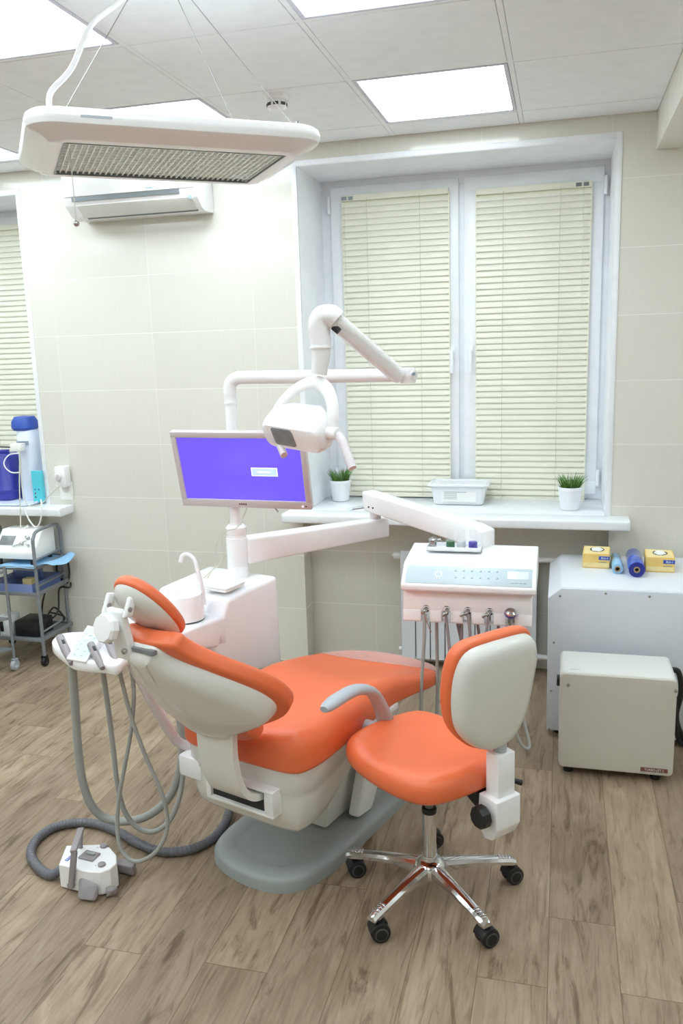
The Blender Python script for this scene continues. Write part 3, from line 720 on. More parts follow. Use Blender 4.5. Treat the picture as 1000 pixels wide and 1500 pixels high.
# clear tub with a printed sheet
p0, p1 = fl(637, 739, SILL), fl(705, 741, SILL); cc = (p0+p1)/2+V((0, 0.065, 0)); cc.z = SILL
t = thing('plastic_tub', 'frosted clear plastic tub with a lid and a printed sheet, on the sill', 'tub', cc)
wb, wt, hh = 0.262, 0.292, 0.105
b = BM(); o = rrect(1, 1, 0.12, 6); ra = []
for s, e, z in ((wb-0.02, 0.125, 0.001), (wb, 0.14, 0.006), (wt, 0.165, hh), (wt+0.015, 0.18, hh)): ra.append([b.verts.new(cc+V((p[0]*s, p[1]*e, z))) for p in o])
for r0, r1 in zip(ra, ra[1:]):
    for k in range(len(o)): b.faces.new((r0[k], r0[(k+1) % len(o)], r1[(k+1) % len(o)], r1[k]))
b.faces.new(ra[0][::-1]); obj('body', b, 'clearbox', t)
b = BM(); pad(b, [(cc.x+p[0]*(wt+0.03), cc.y+p[1]*0.195) for p in o], [(0, hh), (0, hh+0.008), (0.006, hh+0.012), (0.02, hh+0.012), (0.024, hh+0.008)], lambda p: V((p.x, p.y, SILL+p.z)), steps=2); obj('lid', b, 'clearbox', t)
b = BM(); q0 = cc+V((-0.055, -0.0745, 0.02)); bx(b, q0.x-0.03, q0.x+0.15, q0.y+0.004-0.008, q0.y+0.004-0.0065, SILL+0.02, SILL+0.088); sh = obj('printed_sheet', b, 'paper', t)
sh.data.transform(Matrix.Translation((0, 0, 0)))
b = BM()
for k in range(6): bx(b, q0.x-0.018, q0.x+(0.10 if k < 2 else 0.05), q0.y-0.0048, q0.y-0.0040, SILL+0.080-k*0.009, SILL+0.0825-k*0.009)
obj('print_lines', b, 'icon', sh)
# slim case on the sill
c = fl(527, 744, SILL)
t = thing('instrument_sachet', 'thin grey edged sachet lying on the sill beside the grass pot', 'sachet', c, math.radians(48))
b = BM(); box(b, (0, 0, 0.003), (0.16, 0.045, 0.004), 0.001); obj('pouch', b, 'lcd', t, True)
b = BM(); box(b, (0.01, -0.023, 0.0035), (0.15, 0.004, 0.006), 0.001); obj('edge', b, 'tool', t, True)

# ================================================================== on the far sill
S2 = W2[2]
c = V((-3.085, 4.36, S2+0.022))
t = thing('sill_tray', 'flat pale tray on the far sill under the white machine', 'tray', (-3.2, 4.25, S2))
b = BM(); pad(b, rrect(0.62, 0.30, 0.05, 6, -3.245, 4.235), [(0.012, 0.001), (0, 0.008), (0, 0.02), (0.006, 0.02), (0.012, 0.012)], lambda p: V((p.x, p.y, S2+p.z)), steps=2); obj('tray_body', b, 'paleblue', t)
Z2 = S2+0.0125
wx = wl(41, 680, 4.28).x
wtop = wl(41, 629, 4.28).z; wbl = wl(41, 610, 4.28).z
t = thing('water_distiller', 'tall white rounded machine with a blue lid on the far sill', 'machine', (wx, 4.27, Z2))
o = rrect(0.125, 0.125, 0.05, 8, wx+0.018, 4.285)
b = BM(); pad(b, o, [(0.004, Z2), (0, Z2+0.006), (0.004, wtop-0.012), (0.012, wtop)], lambda p: V(p), steps=2); bd = obj('body', b, 'paleblue', t)
b = BM(); pad(b, rrect(0.142, 0.135, 0.05, 8, wx+0.004, 4.285), [(0.012, wtop-0.004), (0.0, wtop+0.012), (0.002, wbl-0.03), (0.02, wbl)], lambda p: V(p), steps=3, dome=(0, 0.004)); obj('lid', b, 'bluelid', t)
b = BM()
for k in range(11): bx(b, wx-0.02+k*0.0075, wx-0.0165+k*0.0075, 4.2205, 4.224, wtop-0.085, wtop-0.062)
obj('vent_slots', b, 'icon', t)
p = wl(27, 655, 4.19); b = BM(); box(b, (p.x, 4.185, p.z), (0.075, 0.05, 0.045), 0.008); obj('junction_box', b, 'paper', t)
b = BM(); tube(b, [(p.x-0.03, 4.18, p.z+0.0), (p.x-0.14, 4.17, p.z+0.004), (p.x-0.3, 4.18, p.z-0.0)], 0.004, n=4, seg=8); obj('inlet_tube', b, 'black', t)
tx = wl(9, 690, 4.25)
t = thing('water_tank', 'squat deep blue plastic tank on the far sill behind a white cable', 'tank', (tx.x-0.02, 4.27, Z2))
zt2 = wl(9, 664, 4.25).z; o = rrect(0.19, 0.17, 0.05, 8, tx.x-0.035, 4.27)
b = BM(); pad(b, o, [(0.01, Z2), (0, Z2+0.012), (0.0, Z2+0.05), (-0.004, Z2+0.055), (-0.004, Z2+0.062), (0, Z2+0.067), (0.004, zt2-0.02), (0.02, zt2)], lambda p: V(p), steps=3); obj('body', b, 'bluetank', t)
b = BM(); cyl(b, (tx.x, 4.25, zt2-0.002), (tx.x, 4.25, zt2+0.022), 0.03, seg=24, bevel=0.003); obj('cap', b, 'bluetank', t)
p = wl(51, 706, 4.17)
t = thing('test_box', 'small turquoise carton with coloured dots in front of the white machine', 'box', (p.x+0.01, 4.17, Z2), math.radians(-4))
b = BM(); hb = wl(50, 690, 4.17).z-Z2; bx(b, -0.032, 0.036, 0, 0.022, 0.0005, hb, 0.001, 1); obj('carton', b, 'cyan', t, True)
for k, (dx, dz, m) in enumerate(((-0.014, 0.075, 'label'), (-0.014, 0.052, 'brown'), (-0.014, 0.03, 'liqgreen'), (0.012, 0.075, 'label'))):
    b = BM(); cyl(b, (dx, 0.001, dz), (dx, -0.0008, dz), 0.005, seg=14); obj('dot', b, m, t, True)
# socket with plugged adapter
p = wl(98, 718, D)
t = thing('wall_socket', 'white wall socket plate beside the far window', 'socket', (p.x, D, p.z))
b = BM(); bx(b, p.x-0.042, p.x+0.042, D-0.010, D-0.0005, p.z-0.055, p.z+0.05, 0.004); obj('plate', b, 'paper', t)
b = BM(); cyl(b, (p.x, D-0.0098, p.z+0.01), (p.x, D-0.012, p.z+0.01), 0.024, seg=28); obj('socket_well', b, 'shell', t)
q = wl(93, 697, 4.17)
t = thing('plug_adapter', 'white plug adapter with a cable pushed into the wall socket', 'adapter', (q.x, 4.19, q.z))
b = BM(); bx(b, q.x-0.032, q.x+0.034, 4.13, 4.189, q.z-0.062, q.z+0.058, 0.006); ad = obj('body', b, 'white', t)
b = BM(); cyl(b, (q.x-0.008, 4.131, q.z+0.0), (q.x-0.008, 4.115, q.z+0.0), 0.022, 0.019, seg=24); bx(b, q.x-0.016, q.x+0.0, 4.095, 4.12, q.z-0.022, q.z+0.02, 0.004); obj('plug', b, 'pinkgrey', t)
s0 = wl(92, 705, 4.10)
b = BM(); tube(b, [V((q.x-0.008, 4.1, q.z-0.02)), wl(86, 712, 4.08), wl(74, 724, 4.06), wl(62, 737, 4.04), wl(52, 741, 4.04), wl(40, 739, 4.04), wl(33, 720, 4.1), wl(31, 690, 4.15), wl(29, 662, 4.16)], 0.0028, n=6, seg=8); obj('cable', b, 'cord', t)
def loose(name, pts, r, m, label, cat):
    o = obj(name, tube(BM(), pts, r, n=7, seg=8), m); tag(o, label, cat); p = o.data.vertices[0].co.copy(); recentre(o, p); return o
loose('white_cable', [wl(34, 742, 4.03), wl(38, 752, 4.03), wl(44, 764, 4.03), wl(52, 772, 4.03), wl(58, 766, 4.03), wl(61, 752, 4.03), wl(61, 740, 4.035), wl(60, 732, 4.06)], 0.0045, 'paper', 'white cable hanging in a loop below the far sill', 'cable')
loose('white_cable', [wl(29, 660, 4.15), wl(28.5, 700, 4.1), wl(29, 730, 4.045), wl(29.5, 742, 4.03), wl(30, 760, 4.02), wl(30, 775, 3.98)], 0.003, 'cord', 'white cable running straight down from the sill to the trolley', 'cable')
loose('white_cable', [wl(29, 664, 4.155), wl(14, 666, 4.15), wl(6, 676, 4.14), wl(8, 685, 4.14), wl(17, 692, 4.14), wl(29, 692, 4.15)], 0.0035, 'paper', 'white cable curling in front of the deep blue tank', 'cable')

# ================================================================== steel trolley and what it carries
CA = fl(66, 968, 0.03); CBk = V((CA.x-0.02, CA.y+0.29, 0))
def leg_xy(s): return V((CA.x, CA.y, 0)) if s == 0 else CBk
t = thing('trolley', 'grey steel trolley with three shelves and curved end frames below the far sill', 'trolley', (CA.x-0.2, CA.y+0.14, 0))
hz = wl(45, 781, CA.y).z; TW = 0.40
zs = [wl(40, 833, CA.y).z, wl(47, 871, CA.y).z, wl(58, 938, CA.y).z]
for dx in (0, -TW):
    f0, b0 = V((CA.x+dx, CA.y, 0)), V((CBk.x+dx, CBk.y, 0))
    b = BM(); fr = f0+V((0, 0, hz-0.05)); bk = b0+V((0, 0, hz-0.05)); dirn = (b0-f0).normalized()
    pts = [f0+V((0, 0, 0.062)), f0+V((0, 0, 0.3)), fr, fr+V((0, 0, 0.025))+dirn*0.012, f0+V((0, 0, hz))+dirn*0.055, b0+V((0, 0, hz))-dirn*0.055, bk+V((0, 0, 0.025))-dirn*0.012, bk, b0+V((0, 0, 0.3)), b0+V((0, 0, 0.062))]
    sweep(b, [V(p) for p in pts[:2]]+catmull(pts[2:8], 6)+[V(p) for p in pts[8:]], 0.0095, 12); obj('end_frame', b, 'cart', t)
    for zz in zs: b = BM(); cyl(b, f0+V((0, 0, zz+0.047)), b0+V((0, 0, zz+0.047)), 0.006, seg=10); obj('guard_rail', b, 'cart', t)
for zz in zs:
    b = BM(); y0, y1 = CA.y-0.006, CBk.y+0.006
    bx(b, CA.x-TW, CA.x, y0, y1, zz-0.002, zz+0.002); bx(b, CA.x-TW, CA.x+0.004, y0-0.002, y0+0.004, zz-0.008, zz+0.012, 0.001); bx(b, CA.x-TW, CA.x+0.004, y1-0.004, y1+0.002, zz-0.008, zz+0.012, 0.001)
    bx(b, CA.x-0.004, CA.x+0.002, y0, y1, zz-0.008, zz+0.016, 0.001); obj('shelf', b, 'cart', t)
def caster(c, r, m, parent, wm='wheelgrey'):
    c = V(c); b = BM(); cyl(b, (c.x-0.011, c.y, r), (c.x+0.011, c.y, r), r, seg=24, bevel=0.004); k = obj('caster', b, m, parent)
    b = BM(); cyl(b, (c.x-0.0125, c.y, r), (c.x+0.0125, c.y, r), r*0.45, seg=16); obj('hub_cap', b, wm, k)
    b = BM(); bx(b, c.x-0.015, c.x-0.012, c.y-0.012, c.y+0.012, r, 2*r+0.006); bx(b, c.x+0.012, c.x+0.015, c.y-0.012, c.y+0.012, r, 2*r+0.006); bx(b, c.x-0.015, c.x+0.015, c.y-0.012, c.y+0.012, 2*r+0.003, 2*r+0.008); cyl(b, (c.x, c.y, 2*r), (c.x, c.y, 0.075), 0.006, seg=10); obj('fork', b, m, k)
for dx in (0, -TW):
    caster((CA.x+dx, CA.y, 0), 0.027, 'black', t); caster((CBk.x+dx, CBk.y, 0), 0.027, 'black', t)
# second trolley mostly outside the view
c2 = fl(22, 974, 0.03)
t = thing('trolley', 'grey steel trolley cut off by the frame edge, with a pale clear caster', 'trolley', (c2.x-0.2, c2.y-0.05, 0))
for (dx, dy) in ((0, 0), (-0.4, 0), (0, -0.3), (-0.4, -0.3)):
    if (dx, dy) == (0, -0.3): continue
    b = BM(); cyl(b, (c2.x+dx, c2.y+dy, 0.06), (c2.x+dx, c2.y+dy, 0.60), 0.008, seg=12); obj('post', b, 'cart', t)
    caster((c2.x+dx, c2.y+dy, 0), 0.03, 'greyarm', t, 'lcd')
for zz in (0.56, wl(5, 907, c2.y).z, 0.12):
    b = BM(); prism(b, [(c2.x-0.4, c2.y-0.3), (c2.x-0.4, c2.y), (c2.x, c2.y), (c2.x-0.2, c2.y-0.3)], 0.012, Matrix.Translation((0, 0, zz))); obj('shelf', b, 'cart', t)

ztop = zs[0]+0.002
mx0 = CA.x-0.30; mx1 = wl(60, 800, 4.0).x
t = thing('ultrasonic_machine', 'white bench machine with a sloping front on the trolley top', 'machine', ((mx0+mx1)/2, 4.05, ztop+0.03))
zm = wl(55, 772, 4.1).z
b = BM(); prism(b, [(3.93, ztop+0.035), (4.14, ztop+0.035), (4.14, zm), (4.03, zm), (3.93, ztop+0.075)], mx1-mx0, Matrix(((0, 0, 1, mx0), (1, 0, 0, 0), (0, 1, 0, 0), (0, 0, 0, 1))), 0.008); obj('housing', b, 'paper', t)
nn = V((0, -(zm-ztop-0.075), 0.10)).normalized()
def on_slope(s, x): return V((x, 3.93+0.10*s, ztop+0.075+(zm-ztop-0.075)*s))+nn*0.001
b = BM(); 
for (x, s, r) in ((mx1-0.07, 0.62, 0.012), (mx1-0.09, 0.35, 0.008), (mx1-0.05, 0.3, 0.007)): cyl(b, on_slope(s, x), on_slope(s, x)+nn*0.02, r, seg=16, bevel=0.002)
obj('tap', b, 'steel', t)
b = BM(); cyl(b, on_slope(0.5, mx1-0.08), on_slope(0.2, mx1-0.14)+nn*0.015, 0.004, seg=8); obj('nozzle', b, 'steel', t)
b = BM(); R = frame_from(nn); box(b, on_slope(0.5, mx1-0.20), (0.09, 0.06, 0.004), 0.001, R); obj('dark_display', b, 'glassdark', t)
b = BM(); cyl(b, (mx1-0.13, 4.08, zm), (mx1-0.13, 4.08, zm+0.016), 0.02, 0.008, seg=18, bevel=0.004); obj('filler_cap', b, 'paper', t)
for x in (mx0+0.03, mx1-0.03):
    for y in (3.95, 4.12):
        b = BM(); cyl(b, (x, y, ztop), (x, y, ztop+0.036), 0.011, seg=12); obj('foot', b, 'black', t)
# cloth draped over the top shelf, drooping off the end
t_ = BM(); nx, ny = 26, 12; g0 = []
xe = wl(89, 800, 4.0).x
for i in range(nx+1):
    row = []
    for k in range(ny+1):
        s, q = i/nx, k/ny; x = CA.x-0.24+(xe-CA.x+0.24)*s; y = CA.y-0.02+(0.31)*q
        over = max(0, x-CA.x-0.005)
        z = ztop+0.0045+0.002*math.sin(9*q+3*s)+0.0015*math.sin(17*s)
        if over > 0: z = ztop+0.012+0.022*math.sin(min(1, over/0.10)*PI*0.9)-0.055*math.sin(q*PI)*(over/0.1)*(1-over/0.25)*0.9+0.006*math.sin(6*q)-0.01*(1-q)*over/0.1
        if over <= 0 and q < 0.06: z -= 0.0
        y2 = y+(0.5-q)*over*0.9
        row.append(t_.verts.new((x, y2, z)))
    g0.append(row)
for i in range(nx):
    for k in range(ny): t_.faces.new((g0[i][k], g0[i+1][k], g0[i+1][k+1], g0[i][k+1]))
bmesh.ops.solidify(t_, geom=list(t_.faces), thickness=0.0015)
o = obj('drape_cloth', t_, 'cloth'); tag(o, 'pale blue nonwoven cloth spread over the trolley top and drooping off its end', 'cloth'); recentre(o, (CA.x-0.1, 4.0, ztop))
zm2 = zs[1]+0.002
t = thing('storage_box', 'open translucent blue plastic box on the middle trolley shelf', 'box', (CA.x-0.19, 4.02, zm2))
b = BM(); q0, q1 = CA.x-0.32, CA.x-0.03
for a in ((q0, q1, 3.88, 4.15, 0.0005, 0.006), (q0, q1, 3.88, 3.884, 0.003, 0.055), (q0, q1, 4.146, 4.15, 0.003, 0.055), (q0, q0+0.004, 3.88, 4.15, 0.003, 0.055), (q1-0.004, q1, 3.88, 4.15, 0.003, 0.055)):
    bx(b, a[0], a[1], a[2], a[3], zm2+a[4], zm2+a[5])
obj('tub', b, 'bluebox', t)
b = BM(); box(b, ((q0+q1)/2-0.05, 4.125, zm2+0.085), (0.2, 0.006, 0.12), 0.002, Matrix.Rotation(-0.15, 3, 'X')); obj('raised_lid', b, 'bluebox', t)
t = thing('cotton_pack', 'small cream pack standing in the translucent blue box', 'pack', (CA.x-0.12, 3.98, zm2+0.006))
b = BM(); box(b, (CA.x-0.12, 3.98, zm2+0.0365), (0.06, 0.05, 0.058), 0.008); obj('wrap', b, 'yellowlight', t)
zb3 = zs[2]+0.002
t = thing('power_supply', 'black power supply box with cables on the bottom trolley shelf', 'power supply', (CA.x-0.13, 4.0, zb3))
b = BM(); box(b, (CA.x-0.125, 3.99, zb3+0.046), (0.15, 0.15, 0.09), 0.006); obj('case', b, 'black', t)
for k, pts in enumerate(([(CA.x-0.09, 4.06, zb3+0.07), (CA.x-0.06, 4.10, zb3+0.12), (CA.x-0.02, 4.12, zb3+0.07), (CA.x+0.0, 4.10, zb3+0.05)], [(CA.x-0.12, 4.06, zb3+0.08), (CA.x-0.14, 4.12, zb3+0.16), (CA.x-0.10, 4.15, zb3+0.28), (CA.x-0.07, 4.16, zs[1]-0.03)], [(CA.x-0.06, 4.0, zb3+0.05), (CA.x-0.03, 4.06, zb3+0.035), (CA.x-0.01, 4.12, zb3+0.045), (CA.x-0.04, 4.14, zb3+0.06), (CA.x-0.1, 4.10, zb3+0.09)], [(CA.x-0.07, 4.05, zb3+0.05), (CA.x-0.035, 4.1, zb3+0.10), (CA.x-0.045, 4.15, zb3+0.22), (CA.x+0.01, 4.17, zs[1]-0.04), (CA.x+0.0, 4.2, zs[1]-0.02)])):
    b = BM(); tube(b, pts, 0.0055, n=7, seg=8); obj('cable', b, 'black', t)
t = thing('charger_box', 'pale green grey charger box next to the black power supply', 'charger', (CA.x-0.255, 3.94, zb3))
b = BM(); box(b, (CA.x-0.255, 3.95, zb3+0.061), (0.07, 0.1, 0.12), 0.004); obj('case', b, 'grille', t)
b = BM(); bx(b, CA.x-0.285, CA.x-0.262, 3.898, 3.901, zb3+0.03, zb3+0.1); obj('dark_panel', b, 'black', t)
loose('black_cable', [(CA.x-0.05, 4.17, zs[0]-0.01), (CA.x-0.065, 4.17, zs[0]-0.08), (CA.x-0.05, 4.17, zs[0]-0.13), (CA.x-0.01, 4.18, zs[0]-0.165), (CA.x+0.005, 4.19, zs[0]-0.10), (CA.x-0.0, 4.19, zs[0]-0.02)], 0.0055, 'black', 'black cable hanging in a loop below the trolley top', 'cable')
# ================================================================== dental chair (built along its own axis: x across, y towards the feet)
AX = V((0.316, 0.949, 0)).normalized(); BX = V((AX.y, -AX.x, 0)); B0, A0 = -1.63, 2.3
org = AX*A0+BX*B0
t = thing('dental_chair', 'orange dental treatment chair with white shells on a grey floor plate', 'dental chair', org, math.atan2(-AX.x, AX.y))
chair = t; CM = ROOTM[t.name]
def cw(u, v, z): return CM @ V((u, v, z))
def sstep(a, b, x): x = min(1, max(0, (x-a)/(b-a))); return x*x*(3-2*x)
# floor plate
o = smooth_outline([(0.208, -0.10), (0.208, 0.25), (0.18, 0.36), (0, 0.40), (-0.18, 0.36), (-0.215, 0.25), (-0.225, -0.10), (-0.222, -0.30), (-0.165, -0.415), (0, -0.455), (0.14, -0.42), (0.200, -0.30)], 5)
b = BM(); pad(b, o, [(0.0, 0.0), (0.0, 0.034), (0.004, 0.044), (0.013, 0.051), (0.03, 0.053), (0.062, 0.052), (0.074, 0.047), (0.085, 0.045)], lambda p: V(p), steps=3); obj('base_plate', b, 'basegrey', t, True, 50)
# lifting arms between plate and seat
b = BM(); MXU = lambda u0: Matrix(((0, 0, 1, u0), (1, 0, 0, 0), (0, 1, 0, 0), (0, 0, 0, 1)))
prism(b, [(-0.02, 0.06), (0.075, 0.05), (0.30, 0.36), (0.12, 0.40)], 0.05, MXU(0.115), 0.012, 3); obj('lift_arm', b, 'whitem', t, True)
b = BM(); prism(b, [(-0.02, 0.06), (0.075, 0.05), (0.30, 0.36), (0.12, 0.40)], 0.05, MXU(-0.165), 0.012, 3); obj('lift_arm', b, 'whitem', t, True)
b = BM(); prism(b, [(-0.12, 0.05), (0.16, 0.05), (0.26, 0.38), (-0.02, 0.40)], 0.18, MXU(-0.09), 0.01, 2); obj('lift_motor_cover', b, 'shell', t, True)
# seat tub under the cushion
o = smooth_outline([(0.235, -0.25), (0.225, 0.0), (0.215, 0.18), (0.17, 0.26), (0, 0.28), (-0.17, 0.26), (-0.215, 0.18), (-0.225, 0.0), (-0.235, -0.25), (-0.235, -0.40), (-0.185, -0.458), (0, -0.466), (0.185, -0.458), (0.235, -0.40)], 5)
def tub(p):
    dep = 0.115*(1-sstep(-0.34, -0.02, p.y))+0.105
    return V((p.x, p.y, 0.452-dep*(0.45-p.z)/0.15))
b = BM(); pad(b, o, [(0.06, 0.30), (0.035, 0.302), (0.018, 0.315), (0.008, 0.345), (0.004, 0.385), (0.004, 0.397), (0.0, 0.402), (0.0, 0.45)], tub, steps=5); obj('seat_tub', b, 'shell', t, True, 50)
# orange seat cushion with leg rest
o = smooth_outline([(0.257, -0.25), (0.243, -0.02), (0.232, 0.12), (0.245, 0.27), (0.262, 0.40), (0.215, 0.50), (0.09, 0.54), (-0.05, 0.54), (-0.19, 0.49), (-0.255, 0.38), (-0.25, 0.24), (-0.235, 0.10), (-0.245, -0.03), (-0.257, -0.25), (-0.255, -0.39), (-0.215, -0.462), (-0.08, -0.478), (0.08, -0.478), (0.215, -0.462), (0.255, -0.39)], 5)
def seatfn(p):
    s = sstep(-0.02, 0.50, p.y); f = (p.z-0.45)/0.12
    zb, zt = 0.45-0.022*s, 0.572-0.098*s
    z = zb+(zt-zb)*f
    if f > 0.6: z -= (f-0.6)/0.4*(0.016*max(0, 1-(p.x/0.2)**2)*(1-sstep(0.1, 0.45, p.y))) - (f-0.6)/0.4*0.012*(1-sstep(-0.46, -0.30, p.y))
    return V((p.x, p.y, z))
b = BM(); pad(b, o, rprof(0.45, 0.57, 0.018, 0.055, 7), seatfn, steps=8); obj('seat_cushion', b, 'orange', t, True, 60)
b = BM(); pad(b, o, [(q-0.0025, z) for q, z in rprof(0.45, 0.573, 0.018, 0.055, 7)], seatfn, steps=8)
for v in b.verts: v.co.z += 0.0012 if v.co.z > 0.46 else -0.001
bmesh.ops.bisect_plane(b, geom=list(b.verts)+list(b.edges)+list(b.faces), plane_co=(0, 0.37, 0), plane_no=(-0.25, 1, 0), clear_inner=True); obj('foot_film', b, 'filmcover', t, True, 60)
# slot housing the backrest blade runs into
b = BM()
bx(b, -0.105, 0.165, -0.500, -0.40, 0.308, 0.320, 0.004); bx(b, -0.105, 0.165, -0.500, -0.40, 0.388, 0.397, 0.004)
bx(b, -0.105, -0.085, -0.500, -0.40, 0.312, 0.395, 0.004); bx(b, 0.128, 0.165, -0.500, -0.40, 0.310, 0.396, 0.008)
obj('slot_housing', b, 'whitem', t, True)
b = BM(); bx(b, -0.09, 0.135, -0.488, -0.42, 0.314, 0.392); obj('slot_recess', b, 'dark', t, True)
b = BM(); bx(b, -0.262, -0.16, -0.462, -0.22, 0.325, 0.40, 0.01); obj('side_block', b, 'white', t, True)
# backrest
u0 = 0.005; WV, WZ = -0.545, 0.585; sv, sz = -0.609, 0.793
def back(p): return V((u0+p.x, WV+sv*p.y+sz*p.z, WZ+sz*p.y+0.609*p.z))     # p = (across, up the back, forwards)
def bend(p): return V((p.x, p.y, p.z+1.55*p.x*p.x))
half = [(0.118, -0.045), (0.108, -0.005), (0.145, 0.018), (0.222, 0.035), (0.250, 0.085), (0.240, 0.17), (0.205, 0.255), (0.160, 0.33), (0.124, 0.39), (0.108, 0.425), (0.10, 0.45)]
o = smooth_outline(half+[(0.06, 0.465), (-0.06, 0.465)]+[(-a, c) for a, c in half[::-1]]+[(-0.06, -0.055), (0.06, -0.055)], 4)
b = BM(); pad(b, o, rprof(0.0, 0.06, 0.012, 0.032, 6), lambda p: back(bend(p)), steps=6); obj('backrest_pad', b, 'orange', t, True, 60)
hs = [(0.075, 0.022), (0.10, 0.032), (0.145, 0.045), (0.205, 0.062), (0.228, 0.105), (0.218, 0.175), (0.183, 0.255), (0.138, 0.33), (0.095, 0.385), (0.07, 0.42), (0.055, 0.45)]
o = smooth_outline(hs+[(0.03, 0.46), (-0.03, 0.46)]+[(-a, c) for a, c in hs[::-1]]+[(-0.03, 0.018), (0.03, 0.018)], 4)
b = BM(); pad(b, o, [(0.05, -0.048), (0.030, -0.046), (0.015, -0.036), (0.006, -0.02), (0.0, -0.004), (0.001, 0.004)], lambda p: back(bend(p)), steps=7, dome=(0.012, 0)); bs = obj('back_shell', b, 'shell', t, True, 60)
b = BM()
for k in range(9): a = 0.06*k
R2 = [(0.005+0.022*math.sin(k*0.9)*0.3, 0.30+0.0*k) for k in range(3)]
# blade that carries the backrest down into the seat
pth = catmull([V((0, -0.575, 0.63)), V((0, -0.578, 0.54)), V((0, -0.568, 0.46)), V((0, -0.546, 0.402)), V((0, -0.508, 0.374)), V((0, -0.44, 0.368))], 6)
b = BM(); rows = []
for i, p in enumerate(pth):
    s = i/(len(pth)-1); hw = 0.072-0.004*math.sin(s*PI); tgt = (pth[min(i+1, len(pth)-1)]-pth[max(0, i-1)]).normalized(); nn = V((0, -tgt.z, tgt.y))*0.011
    x0, x1 = u0+0.022+0.02*s*s-hw, u0+0.022+0.03*s*s+hw
    rows.append([b.verts.new((x, p.y+nn.y*q, p.z+nn.z*q)) for x, q in ((x0, -1), (x1, -1), (x1, 1), (x0, 1))])
for r0, r1 in zip(rows, rows[1:]):
    for k in range(4): b.faces.new((r0[k], r0[(k+1) % 4], r1[(k+1) % 4], r1[k]))
b.faces.new(rows[0]); b.faces.new(rows[-1][::-1]); bmesh.ops.bevel(b, geom=[e for e in b.edges if len(e.link_faces) == 2 and e.calc_face_angle(0) > 1.0], offset=0.005, segments=2, affect='EDGES'); obj('support_blade', b, 'shell', t, True, 45)
# headrest: stem, knob, clevis, shell and pad
b = BM(); hull(b, [cc+V((du, 0, 0)) for cc in (V((u0-0.05, -0.815, 0.905)), V((u0-0.05, -0.842, 0.90)), V((u0-0.05, -0.846, 1.052)), V((u0-0.05, -0.866, 1.048))) for du in (-0.032, 0.030)], 0.007); obj('headrest_stem', b, 'whitem', t, True)
kn = V((u0-0.070, -0.872, 0.998)); kd = V((-0.05, -0.96, 0.22)).normalized()
b = BM(); lathe(b, [(0, -0.012), (0.036, -0.012), (0.041, -0.006), (0.041, 0.012), (0.036, 0.019), (0, 0.021)], kn, frame_from(kd), 10); obj('headrest_knob', b, 'white', t, True, 25)
b = BM(); bx(b, u0-0.018, u0+0.062, -0.842, -0.826, 0.932, 0.944, 0.001); obj('locking_rod', b, 'glassdark', t, True)
b = BM(); cyl(b, (u0-0.035, -0.846, 0.932), (u0-0.035, -0.858, 0.932), 0.008, seg=16, bevel=0.002); obj('lock_button', b, 'steel', t, True)
hc = V((u0-0.035, -0.762, 1.012)); hsd = V((0, -0.66, 0.75)).normalized(); hn = V((0, hsd.z, -hsd.y))
def head(p): return hc+V((p.x, 0, 0))+hsd*p.y+hn*(p.z+1.2*p.y*p.y*0.6+0.8*p.x*p.x)
eo = [(0.090*math.cos(a)*(1+0.06*math.sin(a)), 0.132*math.sin(a)) for a in [2*PI*k/48 for k in range(48)]]
b = BM(); pad(b, eo, rprof(0.0, 0.036, 0.009, 0.022, 6), head, steps=6, dome=(0, 0.006)); obj('headrest_pad', b, 'orange', t, True, 60)
b = BM(); pad(b, [(x*0.93, y*0.95) for x, y in eo], [(0.045, -0.026), (0.028, -0.025), (0.012, -0.018), (0.003, -0.008), (0, 0.003)], head, steps=6, dome=(0.006, 0)); obj('headrest_shell', b, 'shell', t, True, 60)
for sx in (-0.092, -0.012):
    b = BM(); hull(b, [V((u0+sx+du, v, z)) for v, z in ((-0.868, 1.032), (-0.838, 1.03), (-0.842, 1.085), (-0.818, 1.078)) for du in (-0.008, 0.008)], 0.006); lg = obj('headrest_lug', b, 'whitem', t, True)
    b = BM(); cyl(b, (u0+sx-0.010, -0.848, 1.052), (u0+sx+0.010, -0.848, 1.052), 0.007, seg=14, bevel=0.001); obj('pivot_pin', b, 'tool', lg, True)
# arm rest
ap = [V((0.315, v, z)) for v, z in ((-0.425, 0.672), (-0.35, 0.676), (-0.25, 0.668), (-0.16, 0.628), (-0.105, 0.56), (-0.075, 0.50), (-0.06, 0.475))]
ap = catmull(ap, 7); n = len(ap)
b = BM(); sweep(b, ap, [0.021*(0.55+0.45*min(1, math.sqrt(max(0.0, i/5)))) if i < 6 else 0.021+0.008*max(0, (i-n*0.55)/(n*0.45)) for i in range(n)], 16, sx=1.25, sy=0.82, up=V((0, 0, 1))); obj('armrest', b, 'greyarm', t, True, 60)
b = BM(); cyl(b, (0.19, -0.09, 0.462), (0.345, -0.09, 0.462), 0.026, seg=24, bevel=0.006); bx(b, 0.285, 0.34, -0.13, -0.02, 0.432, 0.492, 0.012); obj('armrest_mount', b, 'greyarm', t, True)
b = BM(); bx(b, 0.19, 0.235, -0.02, 0.16, 0.425, 0.452, 0.006); obj('side_rail', b, 'white', t, True)

